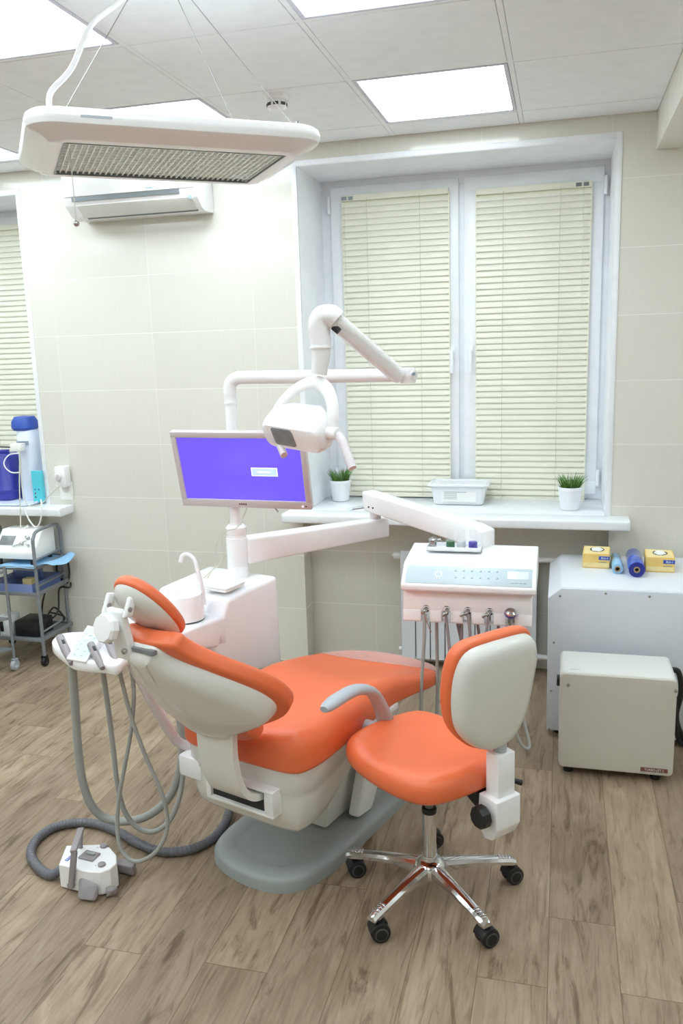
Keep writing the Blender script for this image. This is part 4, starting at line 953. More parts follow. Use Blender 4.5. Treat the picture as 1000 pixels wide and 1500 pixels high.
# ================================================================== cabinet with spittoon and pole
t = thing('dental_unit_cabinet', 'white dental unit cabinet with a pole, a spittoon and a curved cup filler tap', 'dental cabinet', AX*2.45+BX*-2.2, math.atan2(-AX.x, AX.y))
UM = ROOTM[t.name]
def uw(a, bb, z): p = AX*a+BX*bb; return V((p.x, p.y, z))
b = BM()
pts = [uw(a, bb, z) for bb, a, z in ((-2.05, 2.315, 0.782), (-2.05, 2.625, 0.800), (-2.05, 2.63, 0.40), (-2.05, 2.235, 0.645), (-2.05, 2.235, 0.50), (-2.42, 2.315, 0.782), (-2.42, 2.625, 0.80), (-2.42, 2.63, 0.46), (-2.42, 2.235, 0.645), (-2.42, 2.235, 0.56))]
hull(b, pts, 0.016, 4); obj('body', b, 'enamel', t)
b = BM(); hull(b, [uw(a, bb, z) for bb in (-2.05, -2.40) for a, z in ((1.99, 0.735), (2.30, 0.725), (2.30, 0.60), (2.06, 0.655))], 0.014, 4); obj('bowl_shelf', b, 'enamel', t)
b = BM(); hull(b, [uw(a, bb, z) for bb in (-2.07, -2.22) for a, z in ((2.42, 0.0), (2.62, 0.0), (2.62, 0.47), (2.42, 0.47))], 0.01); obj('pedestal', b, 'whitem', t)
sc = fl(272, 905, 0.735); sc = V((sc.x, sc.y, 0.733))
b = BM(); lathe(b, [(0, 0), (0.071, 0), (0.0715, 0.004), (0.070, 0.004)], sc, None, 40); obj('bowl_seal', b, 'black', t)
b = BM(); lathe(b, [(0.0, 0.003), (0.072, 0.003), (0.067, 0.090), (0.064, 0.097), (0.056, 0.101), (0.05, 0.097), (0, 0.095)], sc, None, 44); obj('spittoon', b, 'white', t)
b = BM(); lathe(b, [(0.02, 0.0965), (0.025, 0.1005), (0.045, 0.1005), (0.048, 0.0965)], sc, None, 32); cyl(b, sc+V((-0.045, 0.0, 0.093)), sc+V((-0.052, 0.0, 0.116)), 0.018, 0.014, bevel=0.005); obj('rinse_rim', b, 'white', t)
tp = fl(296, 862, 0.84); tb = V((sc.x+0.085, sc.y+0.085, 0.0)); d0 = V((tb.x, tb.y, 0))
yt = tb.y
b = BM(); tube(b, [wl(296, 885, yt), wl(294.5, 860, yt), wl(289, 835, yt), wl(284, 819, yt), wl(275, 812, yt), wl(267, 814, yt), wl(264.5, 823, yt)], [0.016, 0.012, 0.0085, 0.0075, 0.0075, 0.0075, 0.0085], n=6, seg=14); obj('cup_filler', b, 'white', t)
PX, PY = -1.277, 3.115
b = BM(); lathe(b, [(0, 0), (0.044, 0), (0.042, 0.13), (0.040, 0.20), (0.0395, 0.19), (0.043, 0.195), (0.043, 0.222), (0.034, 0.23), (0, 0.23)], (PX, PY, 0.785), None, 36); obj('pole_base', b, 'white', t)
b = BM(); zt2 = wl(338, 560, PY).z
PX2 = PX+0.006
tube(b, [(PX, PY, 1.01), (PX, PY, 1.2), (PX2, PY, 1.45), (PX2, PY, zt2-0.045)], 0.024, n=3, seg=24); obj('pole', b, 'white', t)
b = BM(); cyl(b, (PX2, PY, zt2-0.085), (PX2, PY, zt2-0.078), 0.0265, seg=28); obj('pole_ring', b, 'white', t)
nap = fl(327, 860, 0.80)
tn = thing('napkin_stack', 'folded stack of white square napkins on the white cabinet beside the pole', 'napkins', (nap.x, nap.y, 0.796), math.radians(-16))
for k in range(2):
    b = BM(); box(b, (0.002*k, 0.003*k, 0.006+0.0085*k), (0.118, 0.118, 0.008), 0.0025); obj('napkin', b, 'paper', tn, True)

# ================================================================== operating lamp on its arms
t = thing('operating_lamp', 'white articulated dental operating lamp with a smoked glass front and two handles', 'lamp', (PX2, PY, zt2))
e1 = wl(597, 549.5, PY); z1 = zt2+0.012
arm_end = V((e1.x, PY, e1.z))
b = BM(); tube(b, [(PX2, PY, zt2-0.05), (PX2, PY, zt2-0.025), (PX2+0.008, PY, zt2+0.0), (PX2+0.03, PY, z1+0.002), (PX2+0.06, PY, z1+0.006), (PX2+0.2, PY, (z1+0.006)*0.75+arm_end.z*0.25), tuple(arm_end)], 0.0255, n=6, seg=24); obj('lower_arm', b, 'white', t)
YL = 2.62
el = wl(487, 467, YL); s0 = arm_end+V((-0.03, -0.03, 0.0))
b = BM(); cyl(b, arm_end+V((0, 0, -0.03)), arm_end+V((0, 0, 0.028)), 0.03, seg=28, bevel=0.006); cyl(b, arm_end+V((0.005, -0.002, 0)), arm_end+V((0.03, -0.012, 0.0)), 0.022, seg=20, bevel=0.005); k1 = obj('knuckle', b, 'white', t)
b = BM(); cyl(b, arm_end+V((0.02, -0.022, 0.004)), arm_end+V((0.03, -0.034, 0.005)), 0.006, seg=14); obj('screw_cap', b, 'icon', k1)
b = BM(); d = (el-s0).normalized(); tube(b, [s0, s0.lerp(el, 0.06), s0.lerp(el, 0.5), s0.lerp(el, 0.93), el], [0.026, 0.030, 0.030, 0.029, 0.026], n=5, seg=22, sx=0.92, sy=1.05); obj('spring_arm', b, 'white', t)
b = BM(); cyl(b, el+V((0.002, 0.0, -0.024)), el+V((0.02, 0, -0.040)), 0.011, seg=12); obj('joint_shadow', b, 'dark', t)  # dark stub standing in for the shadow under the elbow
dn = wl(467, 548, YL); vt = wl(469, 500, YL)
b = BM(); tube(b, [el+V((0.012, 0.004, -0.004)), el+V((-0.005, 0, 0.010)), V((vt.x+0.008, YL, el.z+0.005)), V((vt.x-0.003, YL, el.z-0.025)), vt, V((vt.x+0.001, YL, dn.z+0.06)), dn], [0.033, 0.035, 0.036, 0.036, 0.035, 0.031, 0.026], n=6, seg=24); obj('upright', b, 'white', t)
b = BM(); z_ = wl(469, 509, YL).z; cyl(b, (vt.x, YL, z_-0.003), (vt.x, YL, z_+0.003), 0.0375, seg=32); obj('upright_ring', b, 'white', t)
# yoke
Lp, Rp = wl(399, 621, 2.70), wl(485, 634, 2.57)
yk = [Lp, wl(403, 604, 2.70), wl(417, 584, 2.685), wl(438, 567, 2.66), wl(462, 560, 2.625), wl(478, 570, 2.60), wl(486, 590, 2.58), wl(487, 612, 2.57), Rp]
b = BM(); p = catmull(yk, 6); e_ax = (Rp-Lp).normalized()
Fd = V((-0.56, -0.70, -0.44)); Fd = (Fd-e_ax*Fd.dot(e_ax)).normalized(); e_up = Fd.cross(e_ax).normalized()
if e_up.z < 0: e_up = -e_up
sweep(b, p, 0.011, 12, sx=2.0, sy=0.8, up=V((0, 0, 1)).cross(Fd).cross(Fd)); obj('yoke', b, 'white', t, ang=60)
# head
hcn = Lp.lerp(Rp, 0.49)
def hd(x, y, z): return hcn+e_ax*x+e_up*y+Fd*z
b = BM(); hw = (Rp-Lp).length/2
st = [(-0.075, 0.35, 0.45, 0.018), (-0.062, 0.62, 0.75, 0.012), (-0.03, 0.88, 1.0, 0.006), (0.0, 0.98, 1.05, 0.0), (0.03, 1.0, 0.92, -0.003), (0.05, 0.97, 0.78, -0.006), (0.056, 0.92, 0.72, -0.007)]
o = rrect(2*(hw-0.003), 0.115, 0.035, 6); rings = []
for z, sx_, sy_, yo in st: rings.append([b.verts.new(hd(x*sx_, y*sy_+yo, z)) for x, y in o])
for r0, r1 in zip(rings, rings[1:]):
    for k in range(len(o)): b.faces.new((r0[k], r0[(k+1) % len(o)], r1[(k+1) % len(o)], r1[k]))
b.faces.new(rings[0]); b.faces.new(rings[-1]); obj('lamp_head', b, 'white', t, ang=50)
b = BM(); pad(b, rrect(0.100, 0.066, 0.012, 5, -0.030, -0.004), [(0.0, 0.050), (0.0, 0.0575), (0.004, 0.0595)], lambda q: hd(q.x, q.y, q.z), steps=2); obj('front_glass', b, 'glassdark', t)
for (P, dirp, sgn) in ((Lp, [wl(400, 632, 2.685), wl(409, 650, 2.66), wl(416, 667, 2.63)], -1), (Rp, [wl(499, 643, 2.55), wl(508, 664, 2.525), wl(516, 686, 2.50)], 1)):
    b = BM(); cyl(b, P-e_ax*sgn*0.03, P+e_ax*sgn*(0.03 if sgn > 0 else 0.016), 0.023, 0.020, seg=24, bevel=0.004); pv = obj('pivot', b, 'white', t)
    b = BM(); tube(b, [P+e_ax*sgn*0.008]+dirp, [0.014, 0.015, 0.0145, 0.0135], n=6, seg=16, sx=0.9, sy=1.1); obj('handle', b, 'pinkgrey', pv)

# ================================================================== monitor
tl, tr, bl, br = wl(252, 631, 3.0), wl(448.5, 632.5, 3.0), wl(268, 738.5, 3.085), wl(455.5, 744.5, 3.085)
mc = (tl+tr+bl+br)/4; mxd = ((tr-tl)+(br-bl)).normalized(); myd = ((tl-bl)+(tr-br)).normalized(); mzd = mxd.cross(myd).normalized(); myd = mzd.cross(mxd)
mw, mh = ((tr-tl).length+(br-bl).length)/2, ((tl-bl).length+(tr-br).length)/2
t = thing('monitor', 'flat silver framed monitor showing a plain violet blue screen on the cabinet pole', 'monitor', mc)
RM = Matrix((mxd, myd, mzd)).transposed()
def mp(x, y, z): return mc+mxd*x+myd*y+mzd*z
b = BM(); wz = 0.018
for (cx, cy, w_, h_) in ((0, mh/2-0.012, mw, 0.024), (0, -mh/2+0.0165, mw, 0.033), (-mw/2+0.011, 0.004, 0.022, mh-0.04), (mw/2-0.011, 0.004, 0.022, mh-0.04)): box(b, mp(cx, cy, 0.0), (w_, h_, 0.03), 0.003, RM)
obj('bezel', b, 'bezel', t)
b = BM(); box(b, mp(0, 0.004, 0.002), (mw-0.04, mh-0.05, 0.012), 0, RM); obj('screen', b, 'screen', t)
b = BM(); box(b, mp(0, 0, -0.026), (mw-0.03, mh-0.03, 0.03), 0.01, RM); obj('back_cover', b, 'bezel', t)
pm = pln(387, 691.5, mzd, (mp(0, 0, 0.0085)).dot(mzd)); 
b = BM(); box(b, pm, (0.108, 0.036, 0.001), 0, RM); pf = obj('message_box', b, 'popupframe', t)
b = BM(); box(b, pm+mzd*0.0006, (0.101, 0.029, 0.001), 0, RM); obj('message_field', b, 'popup', pf)
b = BM()
for k in range(7): box(b, pm+mzd*0.0011+mxd*(-0.024+k*0.0078), (0.0055, 0.007, 0.0006), 0, RM)
obj('message_text', b, 'popupframe', pf)
b = BM()
for k in range(4): box(b, mp(-0.004+k*0.0088-0.02, -mh/2+0.0165, 0.0152), (0.0065, 0.008, 0.0008), 0, RM)
obj('maker_mark', b, 'brown', t)
b = BM(); cyl(b, mp(mw/2-0.035, -mh/2+0.014, 0.014), mp(mw/2-0.035, -mh/2+0.014, 0.0165), 0.004, seg=14); obj('power_light', b, 'popupframe', t)
b = BM(); cyl(b, mp(mw/2-0.022, -mh/2+0.014, 0.014), mp(mw/2-0.022, -mh/2+0.014, 0.0162), 0.003, seg=14); obj('power_button', b, 'dark', t)
b = BM(); box(b, mp(-0.03, 0.0, -0.047), (0.1, 0.1, 0.014), 0.003, RM); cyl(b, mp(-0.03, 0, -0.05), (PX2+0.02, PY-0.02, mc.z), 0.016, seg=16); cyl(b, (PX2, PY, mc.z-0.03), (PX2, PY, mc.z+0.03), 0.031, seg=24); obj('pole_bracket', b, 'white', t)
b = BM(); tube(b, [mp(-0.06, -0.1, -0.045), mp(-0.07, -0.19, -0.045), (PX-0.045, PY-0.03, 1.0), (PX-0.085, PY-0.02, 0.92), (PX-0.10, PY, 0.84), (PX-0.145, PY-0.03, 0.79), (PX-0.16, PY-0.04, 0.74)], 0.0028, n=7, seg=7); obj('signal_cable', b, 'cord', t)
b = BM(); tube(b, [mp(0.0, -0.1, -0.045), mp(-0.02, -0.185, -0.045), (PX+0.03, PY-0.055, 1.02), (PX-0.02, PY-0.06, 1.0), (PX-0.05, PY-0.04, 0.95), (PX-0.075, PY, 0.86), (PX-0.12, PY-0.02, 0.81), (PX-0.15, PY-0.03, 0.74)], 0.0024, n=7, seg=7); obj('power_cable', b, 'cord', t)
b = BM(); tube(b, [mp(0.10, -0.13, -0.042), mp(0.10, -0.18, -0.042), mp(0.115, -0.20, -0.035)], [0.003, 0.004, 0.002], n=5, seg=7); obj('cable_end', b, 'tool', t)
# ================================================================== instrument console on its arms
t = thing('instrument_console', 'white dental instrument console with a pale blue control strip and hanging handpieces on jointed arms', 'instrument console', (-0.315, 3.05, 0.85))
MXX = lambda x0: Matrix(((0, 0, 1, x0), (1, 0, 0, 0), (0, 1, 0, 0), (0, 0, 0, 1)))
KX0, KX1 = -0.557, -0.073
b = BM(); prism(b, [(2.9, 0.838), (3.19, 0.838), (3.205, 0.86), (3.205, 0.942), (2.985, 0.9215), (2.974, 0.917), (2.9, 0.855)], KX1-KX0, MXX(KX0), 0.005, 3); obj('body', b, 'white', t)
b = BM(); prism(b, [(2.902, 0.832), (3.185, 0.832), (3.185, 0.841), (2.899, 0.841)], KX1-KX0-0.006, MXX(KX0+0.003), 0.002); obj('lower_trim', b, 'pinkgrey', t)
pn = V((0, -0.062, 0.074)).normalized(); pu = V((0, 0.074, 0.062)).normalized()
pc0 = V(((KX0+KX1)/2, (2.9+2.974)/2, (0.855+0.917)/2)); RP = Matrix((V((1, 0, 0)), pu, pn)).transposed()
b = BM(); box(b, pc0+pn*0.0006, (KX1-KX0-0.03, 0.078, 0.0024), 0.0008, RP); cp = obj('control_strip', b, 'panelblue', t)
def onp(px, py, lift=0.002): return pln(px, py, pn, (pc0+pn*lift).dot(pn))
c = onp(642, 841); b = BM(); lathe(b, [(0.0095, 0), (0.014, 0), (0.014, 0.0008), (0.0095, 0.0008)], c, RP, 28)
for k in range(10): a = 2*PI*k/10; box(b, c+RP @ V((0.0185*math.cos(a), 0.0185*math.sin(a), 0.0004)), (0.003, 0.004, 0.0008), 0, RP @ Matrix.Rotation(a, 3, 'Z'))
obj('dial_marks', b, 'iconwhite', cp)
b = BM()
for py, xs_ in ((836.5, (667, 679, 691, 704, 716, 728)), (846.5, (667, 679, 691, 703, 715, 728))):
    for k, px in enumerate(xs_):
        c = onp(px, py+k*0.35); box(b, c, (0.008, 0.003, 0.0006), 0, RP); box(b, c+RP @ V((0.001, 0.004, 0)), (0.003, 0.003, 0.0006), 0, RP)
obj('key_symbols', b, 'icon', cp)
c = onp(758.5, 843.5); b = BM(); box(b, c, (0.075, 0.034, 0.0016), 0.0005, RP); obj('display', b, 'lcd', cp)
c = onp(760, 855); b = BM()
for k in range(4): box(b, c+RP @ V((-0.022+k*0.014, 0.001*(k % 2), 0)), (0.012, 0.0028, 0.0006), 0, RP)
obj('script_mark', b, 'icon', cp)
# handpiece holder
hx = [wl(px, 893, 2.93).x for px in (624, 654, 685, 717, 748)]
HX0, HX1 = wl(590.5, 890, 2.93).x, wl(779, 893, 2.93).x
b = BM(); prism(b, [(2.925, 0.752), (2.965, 0.752), (3.03, 0.836), (2.935, 0.836)], HX1-HX0, MXX(HX0), 0.004, 2)
edges = [HX0]+[x for h in hx for x in (h-0.017, h+0.013)]+[HX1]
for k in range(0, len(edges), 2): prism(b, [(2.920, 0.712), (2.958, 0.712), (2.965, 0.756), (2.925, 0.756)], edges[k+1]-edges[k], MXX(edges[k]), 0.004, 2)
obj('handpiece_holder', b, 'white', t)
b = BM(); bx(b, HX0+0.003, HX1-0.003, 2.924, 2.955, 0.7085, 0.7135); obj('holder_base', b, 'pinkgrey', t)
for k, h in enumerate(hx):
    c = V((h, 2.927, wl(654, 893, 2.927).z))
    if k < 4:
        b = BM(); lathe(b, [(0, 0.0), (0.0125, 0.0), (0.0135, 0.002), (0.0135, -0.004)], c, frame_from((0, -1, 0)), 20); obj('holder_opening', b, 'dark', t)
        b = BM(); d = V((-0.35, -0.75, -0.3)).normalized() if k != 1 else V((0.1, -0.85, -0.4)).normalized()
        cyl(b, c+V((0.002, 0.004, 0)), c+d*0.022, 0.009, 0.008, seg=16, bevel=0.002)
        if k == 0: cyl(b, c+d*0.016+V((-0.004, 0, 0.008)), c+d*0.02+V((-0.002, 0, -0.01)), 0.0075, seg=14, bevel=0.002); cyl(b, c+d*0.02, c+V((0.015, -0.022, -0.068)), 0.0028, 0.0018, seg=10); cyl(b, c+V((0.015, -0.022, -0.067)), c+V((0.021, -0.022, -0.082)), 0.0018, seg=8)
        else: tube(b, [c+d*0.02, c+d*0.024+V((-0.008, -0.002, 0.001)), c+d*0.024+V((-0.014, -0.004, -0.008))], [0.006, 0.0055, 0.0045], n=4, seg=12)
        obj('handpiece', b, 'steel', t)
    else:
        d = V((0.12, -0.35, 0.92)).normalized(); c2_ = c+V((-0.004, -0.012, -0.028)); R_ = frame_from(d)
        b = BM(); lathe(b, [(0, -0.02), (0.0085, -0.02), (0.0075, 0.012), (0.012, 0.02), (0, 0.02)], c2_, R_, 24); hp = obj('handpiece', b, 'steel', t)
        b = BM(); lathe(b, [(0.009, 0.016), (0.019, 0.028), (0.0225, 0.034), (0.0225, 0.040), (0.018, 0.041)], c2_, R_, 28); obj('violet_ring', b, 'violet', hp)
        b = BM(); lathe(b, [(0.0223, 0.0395), (0.021, 0.046), (0.014, 0.050), (0.007, 0.049), (0, 0.047)], c2_, R_, 28); obj('chrome_cap', b, 'chrome', hp)
    # hose: down, round and back up under the console
hz_ = [[(622, 905), (621, 940), (618, 985), (616.5, 1020), (618, 1060)], [(653, 903), (657, 940), (661, 985), (663, 1020), (668, 1060)], [(686, 905), (689, 940), (690, 985), (690, 1030), (690, 1060)], [(715, 905), (712, 930), (708, 985), (706, 1030), (705, 1060)], [(744, 912), (742, 950), (745, 1010), (752, 1060), (762, 1088)]]
yy = 2.915
for k, pp in enumerate(hz_):
    P = [V((hx[k], 2.918, 0.742))]+[wl(a, c, yy-0.006*min(i, 2)) for i, (a, c) in enumerate(pp)]
    last = P[-1]; dxr = 0.035 if k < 4 else 0.03
    zb_ = max(0.13, last.z-0.07)
    if k < 4: P += [V((last.x+0.012, last.y+0.01, zb_+0.02)), V((last.x+0.03, last.y+0.04, zb_)), V((last.x+0.042, last.y+0.08, zb_+0.05)), V((last.x+0.035+0.01, 3.0, 0.45)), V((hx[k]+0.026, 3.01, 0.70)), V((hx[k]+0.024, 3.02, 0.84))]
    else: P += [wl(772, 1097, 2.91), wl(775, 1088, 2.93), wl(767, 1055, 2.95), V((hx[k]+0.02, 2.98, 0.5)), V((hx[k]+0.0, 3.0, 0.84))]
    b = BM(); tube(b, P, 0.0058 if k else 0.0068, n=6, seg=10); obj('hose', b, 'hose' if k in (0, 4) else 'tool', t)
b = BM(); tube(b, [V((hx[1]+0.05, 2.96, 0.84)), V((hx[1]+0.052, 2.955, 0.6)), V((hx[1]+0.045, 2.95, 0.4)), V((hx[1]+0.06, 2.95, 0.28)), V((hx[1]+0.08, 2.97, 0.4)), V((hx[1]+0.075, 3.0, 0.84))], 0.0055, n=7, seg=10); obj('hose', b, 'tool', t)
# jointed arms back to the cabinet pole
J = V((-0.805, 3.62, 0.0)); ZA = 0.905
b = BM(); cyl(b, (PX, PY, 0.845), (PX, PY, 0.965), 0.0435, seg=36, bevel=0.003); pc2 = obj('pole_collar', b, 'white', t)
pol = V((PX, PY, ZA)); dA = (V((J.x, J.y, ZA))-pol).normalized()
b = BM(); beam(b, pol+dA*0.03, V((J.x, J.y, ZA))+dA*0.05, 0.085, 0.108, 0.08, 0.085, 0.010); obj('lower_arm', b, 'white', t)
b = BM(); cyl(b, (J.x, J.y, ZA+0.03), (J.x, J.y, ZA+0.075), 0.026, seg=24, bevel=0.003); obj('arm_joint', b, 'pinkgrey', t)
KE = wl(716, 789, 3.19); JA = V((J.x, J.y, 1.018)); dB = (KE-JA).normalized(); dBf = V((dB.x, dB.y, 0)).normalized()
b = BM(); hull(b, [q+V((-dBf.y, dBf.x, 0))*(w*0.037)+V((0, 0, h_)) for q, hs_ in ((JA-dBf*0.035, (-0.035, 0.045)), (JA-dBf*0.05, (-0.01, 0.055)), (KE, (-0.04, 0.035)), (KE-dBf*0.06, (-0.040, 0.048))) for w in (-1, 1) for h_ in hs_], 0.009); up_arm = obj('spring_arm', b, 'white', t)
b = BM()
sN = V((dBf.y, -dBf.x, 0))
for k in range(2): q = JA+dBf*(0.0+0.03*k)+sN*0.0365+V((0, 0, -0.012)); cyl(b, q, q+sN*0.0025, 0.0045, seg=12)
obj('arm_screw', b, 'dark', up_arm)
b = BM(); cyl(b, KE-dBf*0.04+V((0, 0, -0.085)), KE-dBf*0.04+V((0, 0, -0.02)), 0.022, seg=24, bevel=0.003); obj('console_mount', b, 'steel', t)
# tray of bottles on top
ztop_ = lambda y: 0.9215+(0.942-0.9215)*(y-2.985)/0.22
tY = 3.125; b0, b1 = wl(624, 800, tY-0.04), wl(703.5, 803, tY-0.04)
t = thing('bottle_tray', 'narrow silver white tray for small bottles on top of the instrument console', 'tray', ((b0.x+b1.x)/2, tY, ztop_(tY)))
zt0 = ztop_(tY+0.04)+0.0015
b = BM(); bx(b, b0.x, b1.x, tY-0.042, tY+0.04, zt0-0.002, zt0+0.002, 0.001)
for a in ((b0.x, b1.x, tY-0.042, tY-0.039), (b0.x, b1.x, tY+0.037, tY+0.04), (b0.x, b0.x+0.003, tY-0.04, tY+0.04), (b1.x-0.003, b1.x, tY-0.04, tY+0.04)): bx(b, *a, zt0-0.002, zt0+0.016, 0.001)
obj('tray_body', b, 'sill', t)
for px, m, lab in ((659.5, 'liqgreen', 'small glass bottle of dark green liquid in the console tray'), (675.5, 'liqclear', 'small glass bottle of clear liquid between the green and the violet one'), (692.5, 'liqblue', 'small glass bottle of violet liquid in the console tray')):
    c = wl(px, 797, tY-0.012); c = V((c.x, tY-0.012, zt0+0.0025))
    t = thing('liquid_bottle', lab, 'bottle', c, 0, 'small bottles on the instrument console')
    b = BM(); lathe(b, [(0.0, 0.0011), (0.0151, 0.0011), (0.0162, 0.0034), (0.0162, 0.0291), (0.0146, 0.0319), (0.0, 0.0319)], c, None, 28); obj('liquid', b, m, t)
    b = BM(); lathe(b, [(0.0, 0.0), (0.0174, 0.0), (0.0185, 0.0022), (0.0185, 0.0358), (0.0112, 0.0426), (0.0106, 0.0459)], c, None, 28); obj('bottle_glass', b, 'glass', t)
    b = BM(); lathe(b, [(0.0101, 0.0448), (0.014, 0.0459), (0.014, 0.0739), (0.0123, 0.0762), (0.0, 0.0762)], c, None, 24); obj('cap', b, 'glass', t)
c = wl(634, 797, tY-0.01); c = V((c.x, tY-0.01, zt0+0.0025))
t = thing('metal_canister', 'small ribbed metal canister at the end of the console bottle tray', 'canister', c)
b = BM(); lathe(b, [(0, 0.0), (0.014, 0.0), (0.0145, 0.003), (0.0145, 0.028), (0.018, 0.031), (0.018, 0.036), (0.012, 0.040), (0.006, 0.041), (0.005, 0.046), (0, 0.047)], c, None, 24); obj('canister_body', b, 'steel', t)
b = BM(); tube(b, [c+V((0.016, 0, 0.034)), c+V((0.028, 0, 0.036)), c+V((0.040, 0, 0.028))], 0.0035, n=4, seg=8); obj('handle', b, 'steel', t)

# ================================================================== assistant tray with suction hoses
ZT = 0.775
ctr = fl(143, 952, ZT)
t = thing('assistant_tray', 'white assistant instrument holder with a keypad and three grey suction handles on trailing hoses', 'instrument holder', ctr)
def ring_at(pxs, z): return [(fl(a, c, z).x, fl(a, c, z).y) for a, c in pxs]
out = [(76, 942), (83, 931), (97, 926.5), (125, 925), (158, 927), (178, 934), (197, 945), (206, 953), (204, 961), (186, 960), (172, 974), (150, 971.5), (126, 970), (108, 967), (96, 960)]
o = smooth_outline(ring_at(out, ZT), 4)
b = BM(); pad(b, o, [(0.006, ZT-0.036), (0.0, ZT-0.03), (0.0, ZT-0.004), (0.004, ZT)], lambda p: V(p), steps=5); obj('tray_body', b, 'white', t, ang=50)
b = BM(); tq = [fl(97, 963.5, ZT+0.006), fl(125.5, 968.5, ZT+0.006), fl(128, 915.5, ZT+0.045), fl(154.5, 921, ZT+0.045)]
hull(b, tq+[V((q.x, q.y, ZT-0.002)) for q in tq], 0.003); kb = obj('keypad_block', b, 'white', t)
kn_ = (tq[1]-tq[0]).cross(tq[2]-tq[0]).normalized(); kn_ = kn_ if kn_.z > 0 else -kn_
def kp(a, c, lift=0.0012): q = tq[0]+(tq[1]-tq[0])*a*(1-c)+((tq[2]-tq[0])+(tq[3]-tq[2])*a)*c; return q+kn_*lift
b = BM(); vs = [b.verts.new(kp(a, c, 0.0008)) for a, c in ((0.08, 0.05), (0.92, 0.05), (0.92, 0.94), (0.08, 0.94))]; b.faces.new(vs); bmesh.ops.solidify(b, geom=list(b.faces), thickness=0.0006); kf = obj('keypad_foil', b, 'panelblue', kb)
RK = Matrix(((tq[1]-tq[0]).normalized(), kn_.cross((tq[1]-tq[0]).normalized()), kn_)).transposed()
b = BM(); lathe(b, [(0.010, 0), (0.019, 0), (0.019, 0.0005), (0.010, 0.0005)], kp(0.5, 0.70), RK, 24); obj('key_ring', b, 'iconwhite', kf)
b = BM()
for a, c in ((0.5, 0.70), (0.25, 0.72), (0.76, 0.66), (0.58, 0.87), (0.4, 0.53), (0.3, 0.42), (0.7, 0.40), (0.3, 0.27), (0.68, 0.24), (0.3, 0.11), (0.66, 0.12)): box(b, kp(a, c), (0.008 if a == 0.5 and c == 0.7 else 0.005, 0.004, 0.0006), 0, RK)
obj('key_symbols', b, 'icon', kf)
for k, (p0, p1, r, zz) in enumerate((((88, 934), (105, 972), 0.0135, 0.80), ((133, 944), (150, 979), 0.0125, 0.80), ((156, 934), (172, 972), 0.0125, 0.80))):
    a_, c_ = fl(*p0, zz+0.008), fl(*p1, ZT-0.012)
    b = BM(); d = (c_-a_).normalized(); tube(b, [a_-d*0.002, a_+d*0.004, a_.lerp(c_, 0.5), a_.lerp(c_, 0.85), c_], [r*0.82, r, r*1.02, r*0.8, r*0.62], n=4, seg=18); h = obj('suction_handle', b, 'tool', t)
    b = BM(); nn = V((0, 0, 1)); nn = (nn-d*nn.dot(d)).normalized(); box(b, a_.lerp(c_, 0.30)+nn*(r*0.98), (0.009, 0.022, 0.004), 0.001, Matrix((d.cross(nn), d, nn)).transposed()); obj('slide_button', b, 'black', h)
def hosed(name, pts, r, m='hose', nn=7): b = BM(); tube(b, [wl(a, c, y) for a, c, y in pts], r, n=nn, seg=12); return obj(name, b, m, t)
hosed('hose', [(105, 972, 2.315), (107.5, 1000, 2.32), (111, 1050, 2.33), (114, 1095, 2.335), (121, 1145, 2.345), (134, 1180, 2.36), (154, 1198, 2.38), (185, 1203, 2.395), (218, 1194, 2.405), (246, 1170, 2.41), (262, 1135, 2.42), (267, 1095, 2.44), (265, 1060, 2.46), (259, 1030, 2.48)], 0.0145)
hosed('hose', [(150, 979, 2.28), (153, 1000, 2.285), (160, 1050, 2.295), (166, 1100, 2.305), (172, 1150, 2.315), (183, 1190, 2.325), (203, 1213, 2.335), (226, 1218, 2.345), (248, 1202, 2.36), (262, 1170, 2.385), (268, 1130, 2.42), (268, 1085, 2.45), (266, 1045, 2.48)], 0.009)
hosed('hose', [(172, 972, 2.27), (179, 1000, 2.26), (192, 1050, 2.255), (212, 1105, 2.25), (234, 1155, 2.24), (244, 1190, 2.235), (243, 1222, 2.23), (226, 1250, 2.225), (199, 1262, 2.222), (179, 1247, 2.225), (172, 1215, 2.23), (174, 1170, 2.24), (183, 1120, 2.25), (192, 1070, 2.26), (196, 1020, 2.27), (193, 985, 2.285), (189, 966, 2.30)], 0.0068)
b = BM(); tube(b, [fl(186, 962, ZT-0.05), fl(196, 978, 0.72), fl(228, 1036, 0.575), fl(258, 1084, 0.435), cw(-0.25, -0.40, 0.40)], [0.014, 0.016, 0.018, 0.017, 0.017], n=5, seg=18); obj('support_arm', b, 'pinkgrey', t)
b = BM(); q = fl(186, 962, ZT-0.05); cyl(b, q+V((0, 0, -0.02)), q+V((0, 0, 0.02)), 0.02, seg=20, bevel=0.003); obj('arm_hub', b, 'white', t)

